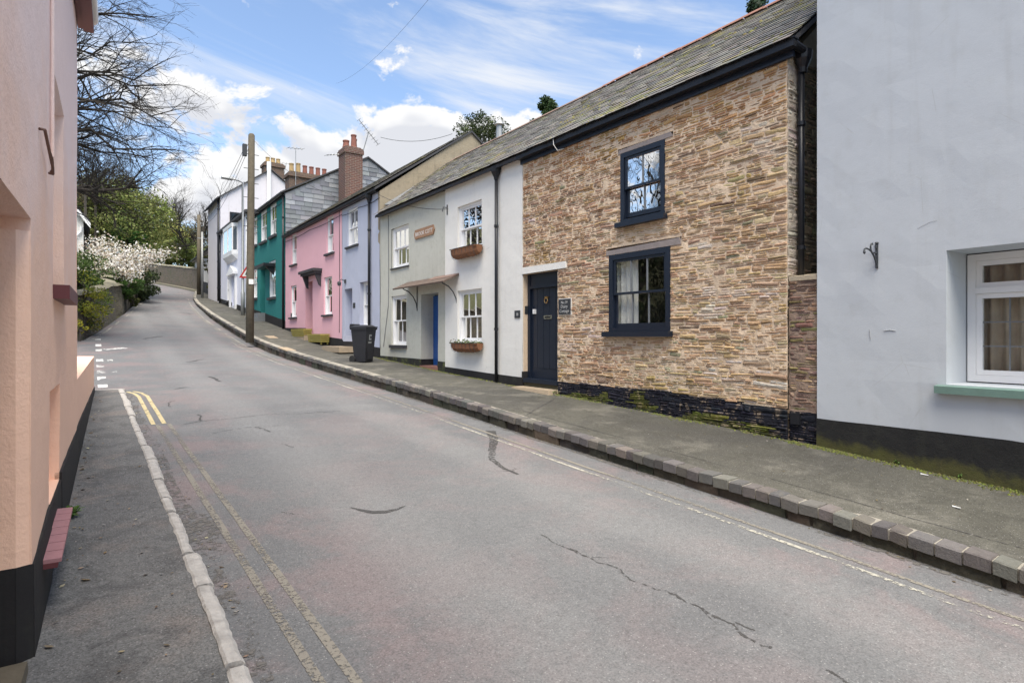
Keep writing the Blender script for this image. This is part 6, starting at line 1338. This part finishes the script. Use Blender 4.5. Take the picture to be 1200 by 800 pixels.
def bare_tree(base, h, label, seed, r0=.25, lev=4, trunk=.35, group=None, name='bare_tree'):
    rr = random.Random(seed); base = Vector(base); t = thing(name, base, label, 'tree', group); m = MB(); top = base + Vector((rr.uniform(-.3, .3), rr.uniform(-.3, .3), h * trunk))
    m.tube([base - Vector((0, 0, .3)), base.lerp(top, .3) + Vector((.05, 0, 0)), base.lerp(top, .7), top], [r0 * 1.25, r0, r0 * .9, r0 * .8], 9); m.build('trunk', M['bark'], t, True)
    m = MB()
    for k in range(6):
        a = k * 1.05 + rr.uniform(-.3, .3); e = rr.uniform(.5, 1.2); grow(m, base.lerp(top, rr.uniform(.75, 1)), Vector((math.cos(a) * math.cos(e), math.sin(a) * math.cos(e), math.sin(e))), h * rr.uniform(.33, .42), r0 * .5, lev - 1, rr, .03, .75, (4, 6))
    m.build('branches', M['twig'], t)
def leafy_tree(base, crown, radii, n_clump, n_leaf, size, cols, label, seed, cat='tree', name='leafy_tree', mat='leaf', group=None, twigs=True, clump=.33):
    rr = random.Random(seed); base = Vector(base); c = Vector(crown); t = thing(name, base, label, cat, group)
    m = MB(); m.tube([base - Vector((0, 0, .3)), base.lerp(c, .5) + Vector((rr.uniform(-.1, .1), rr.uniform(-.1, .1), 0)), c], [.05 * radii[0] + .05, .04 * radii[0] + .03, .03], 7)
    cl = []
    for _ in range(n_clump):
        while True:
            p = Vector((rr.uniform(-1, 1), rr.uniform(-1, 1), rr.uniform(-1, 1)))
            if .25 < p.length <= 1: break
        q = Vector((c.x + p.x * radii[0], c.y + p.y * radii[1], c.z + p.z * radii[2])); cl.append(q)
        if twigs and rr.random() < .7: m.tube([base.lerp(c, rr.uniform(.4, .9)), q.lerp(c, .4) + Vector((0, 0, -.1)), q], [.03, .02, .008], 4, cap=False)
    m.build('trunk', M['bark'], t)
    m = MB()
    for q in cl:
        s_ = rr.uniform(.6, 1.3) * clump * min(radii); k = rr.uniform(.65, 1.3); cc = [tuple(x * k for x in rr.choice(cols)) for _ in range(2)]
        leafball(m, q, s_ * 1.25, s_ * 1.25, s_ * .85, n_leaf, size, cc, rr, .5)
    m.build('crown', M[mat], t); return t
# the big bare tree on the left: limbs reaching over the lane
rr = random.Random(12); tb = Vector((-4.6, 24.5, bank_z(-4.6, 24.5))); big = thing('bare_tree', tb, 'large bare tree reaching its branches out from behind the salmon house', 'tree')
m = MB(); trk = [tb - Vector((0, 0, .4)), tb + Vector((.1, -.1, 2.5)), tb + Vector((-.1, -.2, 5)), tb + Vector((.1, -.1, 8)), tb + Vector((0, .2, 11)), tb + Vector((.2, .3, 14))]; m.tube(trk, [.48, .38, .33, .27, .18, .08], 10); m.build('trunk', M['bark'], big, True)
m = MB()
limbs = [(4.6, (165, 200, 22.5), .17, -.3), (5.0, (150, 216, 23.5), .12, -.2), (5.2, (205, 176, 22.5), .11, 1.0), (5.6, (200, 150, 23), .10, 1.0), (6.0, (180, 130, 21.5), .10, .8), (6.3, (208, 128, 23.5), .11, 1.0), (6.8, (196, 100, 22.5), .11, .8), (7.4, (180, 78, 22), .10, .7), (8.0, (160, 50, 22.5), .10, .6), (8.6, (170, 18, 22), .11, .6), (9.4, (140, -10, 21.5), .11, .5), (6.5, (140, 105, 20.5), .09, .5), (7.8, (130, 60, 24.5), .09, .6), (5.8, (150, 165, 24.5), .08, .6), (5.4, (175, 185, 24), .09, .7),
         (10.5, (120, -80, 24), .12, .5), (11.5, (60, -120, 26), .12, .4)]
for z0, (px_, py_, s_), r0, bow in limbs:
    a = tb + Vector((0, -.1, z0 * .92)); b = at_s(px_, py_, s_); pts = []; n = 9
    for i in range(n + 1):
        t = i / n; p = a.lerp(b, t) + Vector((0, 0, bow * 4 * t * (1 - t) * .8)) + Vector((rr.gauss(0, .13), rr.gauss(0, .13), rr.gauss(0, .13) + .55 * n3(t * 4.2, z0 * 3, px_))) * (1 if 0 < i < n else 0); pts.append(p)
    rad = [max(.015, r0 * 1.15 * (1 - .9 * (i / n) ** .8)) for i in range(n + 1)]; m.tube(pts, rad, 6, cap=False); grow(m, pts[-1], pts[-1] - pts[-2], .9, .013, 2, rr, -.02, .6, (2, 3))
    for k in range(20):
        t = .25 + .75 * k / 20 + rr.uniform(-.03, .03); i = min(n - 1, max(0, int(t * n))); q = pts[i].lerp(pts[i + 1], t * n - i); dd = (pts[i + 1] - pts[i]).normalized()
        c = (dd + Vector((rr.gauss(0, .5), rr.gauss(0, .5), rr.gauss(.0, .55)))).normalized(); grow(m, q, c, rr.uniform(.8, 1.9) * (1.15 - .45 * t), max(.015, rad[i] * .6), 3 if k % 2 == 0 else 2, rr, -.016, .75, (2, 4))
m.build('branches', M['twig'], big)
bare_tree((-9.5, 21, R(21)), 14, 'bare tree standing beyond the salmon house, mirrored in the cottage window', 31, .2, 4)
ft = at_s(224, 300, 80); bare_tree((ft.x, 80, bank_z(ft.x, 80)), 13, 'distant bare tree beyond the bend of the street', 5, .46, 5, .28)
ft = at_s(200, 300, 84); bare_tree((ft.x, 84, bank_z(ft.x, 84)), 9, 'smaller distant bare tree left of the far bare tree', 8, .36, 4, .3)
# wooded bank
GA = [(.18, .23, .06), (.22, .26, .08), (.13, .17, .045), (.25, .27, .09)]; GO = [(.29, .29, .085), (.23, .25, .07), (.33, .31, .11)]; GB = [(.09, .23, .055), (.12, .28, .08), (.07, .17, .045)]; GD = [(.035, .055, .02), (.05, .075, .025), (.03, .045, .018)]; GBR = [(.19, .165, .10), (.15, .13, .08), (.17, .18, .08)]
def blob(px_, py_, s_, rpx, rpy, cols, label, seed, n=46, nl=150, size=.17, ry=None, **kw):
    c = at_s(px_, py_, s_); dep = c.x * ST + c.y * CT; k = dep / F; rx = rpx * k * 1.05; b = Vector((c.x, c.y, bank_z(c.x, c.y)))
    leafy_tree(b, c, (rx, ry or rx, rpy * k), n, nl, size, cols, label, seed, **kw)
blob(118, 232, 47, 38, 36, GBR, 'brownish twiggy tree at the left top of the wooded bank', 41, 60, 130, .15)
blob(150, 262, 46, 44, 44, GA, 'broad mid green evergreen tree on the wooded bank', 42, 80, 150, .17)
blob(180, 280, 82, 30, 32, GO, 'olive green evergreen tree on the right of the bank', 43, 80, 170, .26)
blob(120, 246, 49, 40, 40, GA, 'tall green mound of ivy-clad trees at the top of the bank', 49, 80, 140, .16)
blob(152, 276, 46, 26, 16, GB, 'bright green laurel bush above the white blossom', 44, 34, 130, .17)
blob(213, 297, 78, 20, 20, GA, 'dark rounded evergreen behind the far stone wall', 45, 40, 140, .24)
blob(108, 272, 52, 34, 40, GA, 'shaded green tree behind the white garden house', 46, 50, 130, .18)
blob(186, 304, 84, 24, 14, GA, 'dark low hedge behind the far wall', 47, 30, 130, .2, cat='hedge', name='hedge')
blob(232, 288, 86, 30, 22, GBR, 'hazy brown thicket beyond the far wall', 48, 50, 110, .26, cat='thicket', name='thicket')
rr = random.Random(77)
for k, (px_, py_, s_, h) in enumerate(((112, 215, 45, 4.5), (135, 225, 47, 4.0), (100, 200, 44, 5.0), (160, 240, 50, 3.4))):
    q = at_s(px_, py_ + 25, s_); m = MB(); t = thing('bare_sapling', (q.x, q.y, bank_z(q.x, q.y)), ('bare brown sapling in front of the twiggy tree', 'bare brown sapling right of the twiggy tree', 'leftmost bare brown sapling on the bank', 'low bare sapling above the green evergreen tree')[k], 'tree')
    gz_ = bank_z(q.x, q.y); m.tube([(q.x, q.y, gz_ - .3), (q.x, q.y, q.z)], [.12, .07], 6)
    m.build('trunk', M['bark'], t); m = MB()
    for j in range(9): a = rr.uniform(0, 6.28); grow(m, q, Vector((math.cos(a) * .6, math.sin(a) * .6, 1)), h * .5, .04, 3, rr, .02, .7, (3, 5))
    m.build('branches', M['twig'], t)
# flowering shrub hanging over the wall
rr = random.Random(9); b0 = at_s(128, 330, 37); t = thing('blossom_tree', (b0.x, 37, bank_z(b0.x, 37)), 'spreading white blossoming tree over the garden wall', 'tree'); base = Vector((b0.x, 37, bank_z(b0.x, 37)))
m = MB(); pm = MB(); m.tube([base - Vector((0, 0, .3)), base + Vector((.1, -.1, 1.0)), base + Vector((.2, -.2, 1.6))], [.14, .12, .1], 8); m.build('trunk', M['bark'], t); m = MB(); tips = []
targets = [(203, 294, 39.5), (195, 300, 38), (185, 292, 40), (178, 304, 37), (170, 290, 38), (160, 284, 37), (165, 312, 36), (150, 318, 35), (150, 300, 36), (140, 285, 37), (128, 280, 38), (130, 300, 35), (120, 310, 35), (112, 290, 37), (105, 280, 38), (100, 300, 36), (95, 312, 36), (110, 320, 35), (96, 290, 38), (140, 312, 34.5), (120, 275, 39), (157, 325, 35.5), (190, 298, 40), (172, 298, 36)]
for (px_, py_, s_) in targets:
    a = base + Vector((.15, -.15, rr.uniform(1.2, 1.6))); b = at_s(px_, py_, s_); n = 6; pts = [a.lerp(b, i / n) + Vector((rr.gauss(0, .06), rr.gauss(0, .06), rr.gauss(0, .05) + .35 * math.sin(math.pi * i / n))) for i in range(n + 1)]; m.tube(pts, [.05 * (1 - .8 * i / n) for i in range(n + 1)], 4, cap=False)
    for k in range(62):
        q = pts[rr.randint(2, n)].lerp(pts[rr.randint(3, n)], rr.random()) + Vector((rr.gauss(0, .28), rr.gauss(0, .3), rr.gauss(0, .15)))
        for j in range(3): leaf(pm, q + Vector((rr.gauss(0, .05), rr.gauss(0, .05), rr.gauss(0, .05))), rr.uniform(.08, .15), vary(rr.choice([(.86, .84, .78), (.80, .76, .70), (.88, .86, .82), (.50, .40, .32), (.34, .30, .18)]), .06, rr), rr, 1.5)
m.build('branches', M['bark'], t); pm.build('blossom', M['petal'], t)
# shrubs along the garden wall
def shrub(c, radii, n, nl, size, cols, label, seed, name='shrub', cat='shrub', base=None):
    leafy_tree(base or (c[0], c[1], bank_z(c[0], c[1])), c, radii, n, nl, size, cols, label, seed, cat, name)
q = at_s(104, 352, 26.2); shrub((q.x - .15, 26.3, q.z), (.75, 1.3, 1.0), 40, 110, .075, [(.30, .29, .03), (.22, .24, .035), (.10, .14, .03), (.38, .36, .05)], 'yellow-green flowering bush spilling over the corner of the garden wall', 61)
q = at_s(95, 385, 24.9); shrub((q.x - .1, 24.9, q.z), (.3, .5, .4), 10, 70, .06, [(.34, .30, .03), (.22, .22, .03)], 'small yellow plant at the foot of the garden wall', 62)
q = at_s(104, 318, 30); shrub((q.x - .4, 31, q.z), (1.3, 1.8, .9), 40, 110, .12, [(.08, .13, .03), (.12, .16, .05), (.06, .10, .025)], 'leafy green shrub below the blossom at left', 63)
q = at_s(153, 334, 36.5); shrub((q.x - .2, 36.8, q.z), (.7, 1.2, .6), 26, 100, .12, [(.09, .17, .04), (.12, .20, .06)], 'bright green tuft on top of the lower wall', 64)
q = at_s(169, 328, 42.5); shrub((q.x - .2, 42.8, q.z), (.9, 2.2, 1.3), 50, 120, .13, GD, 'dark ivy mass hanging over the end of the lower wall', 65, 'ivy', 'ivy')
q = at_s(160, 345, 39); shrub((q.x - .15, 39.5, q.z - .1), (.4, 1.6, .6), 22, 90, .11, [(.06, .075, .02), (.09, .10, .03)], 'trailing green growth along the face of the lower wall', 66)
q = at_x(246, 312, 7.6); shrub((7.6, q.y, q.z), (.5, 1.6, 1.8), 30, 90, .13, [(.12, .13, .05), (.08, .09, .03)], 'straggly climbing shrub on the far grey cottage', 67)
shrub((-8, 18, 3.2), (2.5, 4.5, 3.0), 60, 120, .2, GD, 'dark evergreen hedge across the side street, mirrored in the lower cottage window', 68, 'hedge', 'hedge', (-8, 18, R(18)))
# evergreens behind the roofs
blob(566, 158, 24, 27, 22, [(.05, .075, .025), (.07, .09, .03), (.035, .05, .02)], 'round topped evergreen behind the stained gable', 71, 46, 130, .11, clump=.4)
def pine(px_, py_, s_, h, w, label, seed, cols):
    rr = random.Random(seed); tp = at_s(px_, py_, s_); base = Vector((tp.x, s_, bank_z(tp.x, s_))); t = thing('pine_tree', base, label, 'tree'); m = MB(); m.tube([base, tp], [.22, .03], 7); lm = MB()
    for k in range(26):
        u = rr.random() ** .7; p = tp - Vector((0, 0, h * u)); a = rr.uniform(0, 6.28); L = w * (.25 + .75 * u) * rr.uniform(.6, 1.1); e = p + Vector((math.cos(a) * L, math.sin(a) * L, L * rr.uniform(.15, .5))); m.tube([p, p.lerp(e, .5) - Vector((0, 0, .05)), e], [.035, .025, .01], 4, cap=False)
        for j in range(4): leafball(lm, p.lerp(e, .4 + .2 * j), .22, .22, .16, 55, .14, cols, rr, .3)
    leafball(lm, tp, .15, .15, .25, 60, .13, cols, rr, .2); m.build('trunk', M['bark'], t); lm.build('crown', M['leaf'], t)
pine(885, -4, 10.5, 2.2, 1.0, 'pine top showing above the cottage ridge', 81, [(.03, .06, .03), (.045, .075, .035), (.06, .08, .05)])
pine(642, 119, 20, 1.6, .9, 'small conifer tip poking over the long slate roof', 82, [(.035, .065, .025), (.05, .08, .03)])
# weeds and moss along the foot of the walls
def weed(p, size, n, label, seed, cols=((.10, .18, .04), (.14, .22, .06), (.07, .13, .03))):
    rr = random.Random(seed); t = thing('weed', p, label, 'plant'); m = MB(); p = Vector(p)
    for k in range(n):
        a = rr.uniform(0, 6.28); L = size * rr.uniform(.5, 1.1); e = rr.uniform(.35, 1.2); d = Vector((math.cos(a) * math.cos(e), math.sin(a) * math.cos(e), math.sin(e))); sd_ = Vector((-math.sin(a), math.cos(a), 0)) * L * .14; mid = p + d * L * .55 + Vector((0, 0, .02)); m.add([p, mid + sd_, p + d * L - Vector((0, 0, L * .12)), mid - sd_], [(0, 1, 2, 3)], vary(rr.choice(cols), .25, rr))
    m.build('leaves', M['leaf'], t)
weed((lwx(5.6) + .05, 5.65, PL(5.6)), .12, 34, 'green weed growing at the foot of the salmon wall', 1)
q = gp(427, 421, P); weed((6.85, 18.0, WB(18)), .2, 26, 'small green weed behind the wheelie bin', 2)
weed((6.92, 8.15, WB(8.2)), .12, 22, 'tuft of weed at the corner of the cottage doorstep', 3); weed((6.93, 2.55, WB(2.5)), .06, 18, 'tiny weed at the foot of the pale blue wall', 4); weed((6.9, 2.0, WB(2.0)), .05, 14, 'tiny weed nearer the camera under the sage sill', 5)
m = MB(); rr = random.Random(4)
for k in range(4300):
    s_ = rr.uniform(-1, 16.5) if k < 3600 else rr.gauss(3.3, .22); g = n3(s_ * 1.3, 5.5); dx = abs(rr.gauss(0, .05 + .05 * max(0, g))); x = 6.985 - dx - (.02 if s_ > SC1 else .0)
    if s_ < 3.43: x = BL(s_, 0, .02)[0] - dx
    if g < -.15 and rr.random() < .8 and k < 3600: continue
    z = pave_z(x, s_); r_ = rr.uniform(.008, .026); col = vary(rr.choice([(.12, .14, .025), (.16, .18, .03), (.08, .09, .03), (.13, .12, .05)]), .3, rr)
    m.add([Vector((x, s_, z + r_ * .7))] + [Vector((x + math.cos(a) * r_, s_ + math.sin(a) * r_, z - .004)) for a in (0, 1.57, 3.14, 4.71)], [(0, 1, 2), (0, 2, 3), (0, 3, 4), (0, 4, 1)], col)
tag(m.build('wall_foot_moss', M['leaf'], pav), kind='stuff')
for (x, s_, z, w) in ((5.95, 1.75, 0, .035), (6.75, 2.25, 0, .04)):      # scraps of paper on the pavement
    m = MB(); zz = pave_z(x, s_) + .006; m.hexa([(x - w * .4, s_ - w, zz), (x + w * .2, s_ - w * .8, zz), (x + w * .4, s_ + w, zz), (x - w * .1, s_ + w * .8, zz), (x - w * .4, s_ - w, zz + .006), (x + w * .2, s_ - w * .8, zz + .004), (x + w * .4, s_ + w, zz + .009), (x - w * .1, s_ + w * .8, zz + .005)])
    o = m.build('paper_scrap', M['sign_white'], None, loc=(x, s_, zz)); tag(o, 'scrap of white paper on the pavement ' + ('near the kerb setts' if x < 6 else 'by the pale blue wall'), 'litter')

# dead leaves and grit on the left pavement and in the gutters
m = MB(); rr = random.Random(15)
for k in range(230):
    s_ = rr.uniform(2.6, 12.5)
    if k % 3 == 0: x = lwx(s_) + .03 + abs(rr.gauss(0, .06)); z = PL(s_) + .008
    elif k % 3 == 1: x = rr.uniform(lwx(s_) + .05, lk(s_) - .02); z = PL(s_) + .010
    else: x = lk(s_) + .11 + abs(rr.gauss(0, .08)); z = road_z(x, s_) + .006
    q = rr.uniform(.006, .02) if k % 9 else rr.uniform(.02, .035); a = rr.uniform(0, 6.28); c = vary(rr.choice([(.20, .15, .08), (.28, .22, .14), (.33, .31, .28), (.12, .09, .06), (.40, .34, .24)]), .3, rr)
    u = Vector((math.cos(a), math.sin(a), rr.uniform(-.1, .3))) * q; v = Vector((-math.sin(a), math.cos(a), rr.uniform(-.1, .3))) * q * .6; p = Vector((x, s_, z))
    m.add([p - u, p - v, p + u, p + v], [(0, 1, 2, 3)], c)
tag(m.build('leaf_litter', M['leaf'], pl), kind='stuff')
m = MB(); rr = random.Random(16)
for k in range(260):
    s_ = rr.uniform(.6, 12); x = KX(s_) - abs(rr.gauss(.02, .06)) if k % 2 else rr.uniform(KX(s_) + .25, 6.9); z = (road_z(x, s_) if k % 2 else pave_z(x, s_)) + .006
    q = rr.uniform(.006, .018); a = rr.uniform(0, 6.28); c = vary(rr.choice([(.18, .14, .08), (.26, .22, .15), (.30, .29, .26), (.10, .08, .05)]), .3, rr)
    u = Vector((math.cos(a), math.sin(a), rr.uniform(-.1, .3))) * q; v = Vector((-math.sin(a), math.cos(a), rr.uniform(-.1, .3))) * q * .6; p = Vector((x, s_, z))
    m.add([p - u, p - v, p + u, p + v], [(0, 1, 2, 3)], c)
tag(m.build('leaf_litter', M['leaf'], pav), kind='stuff')
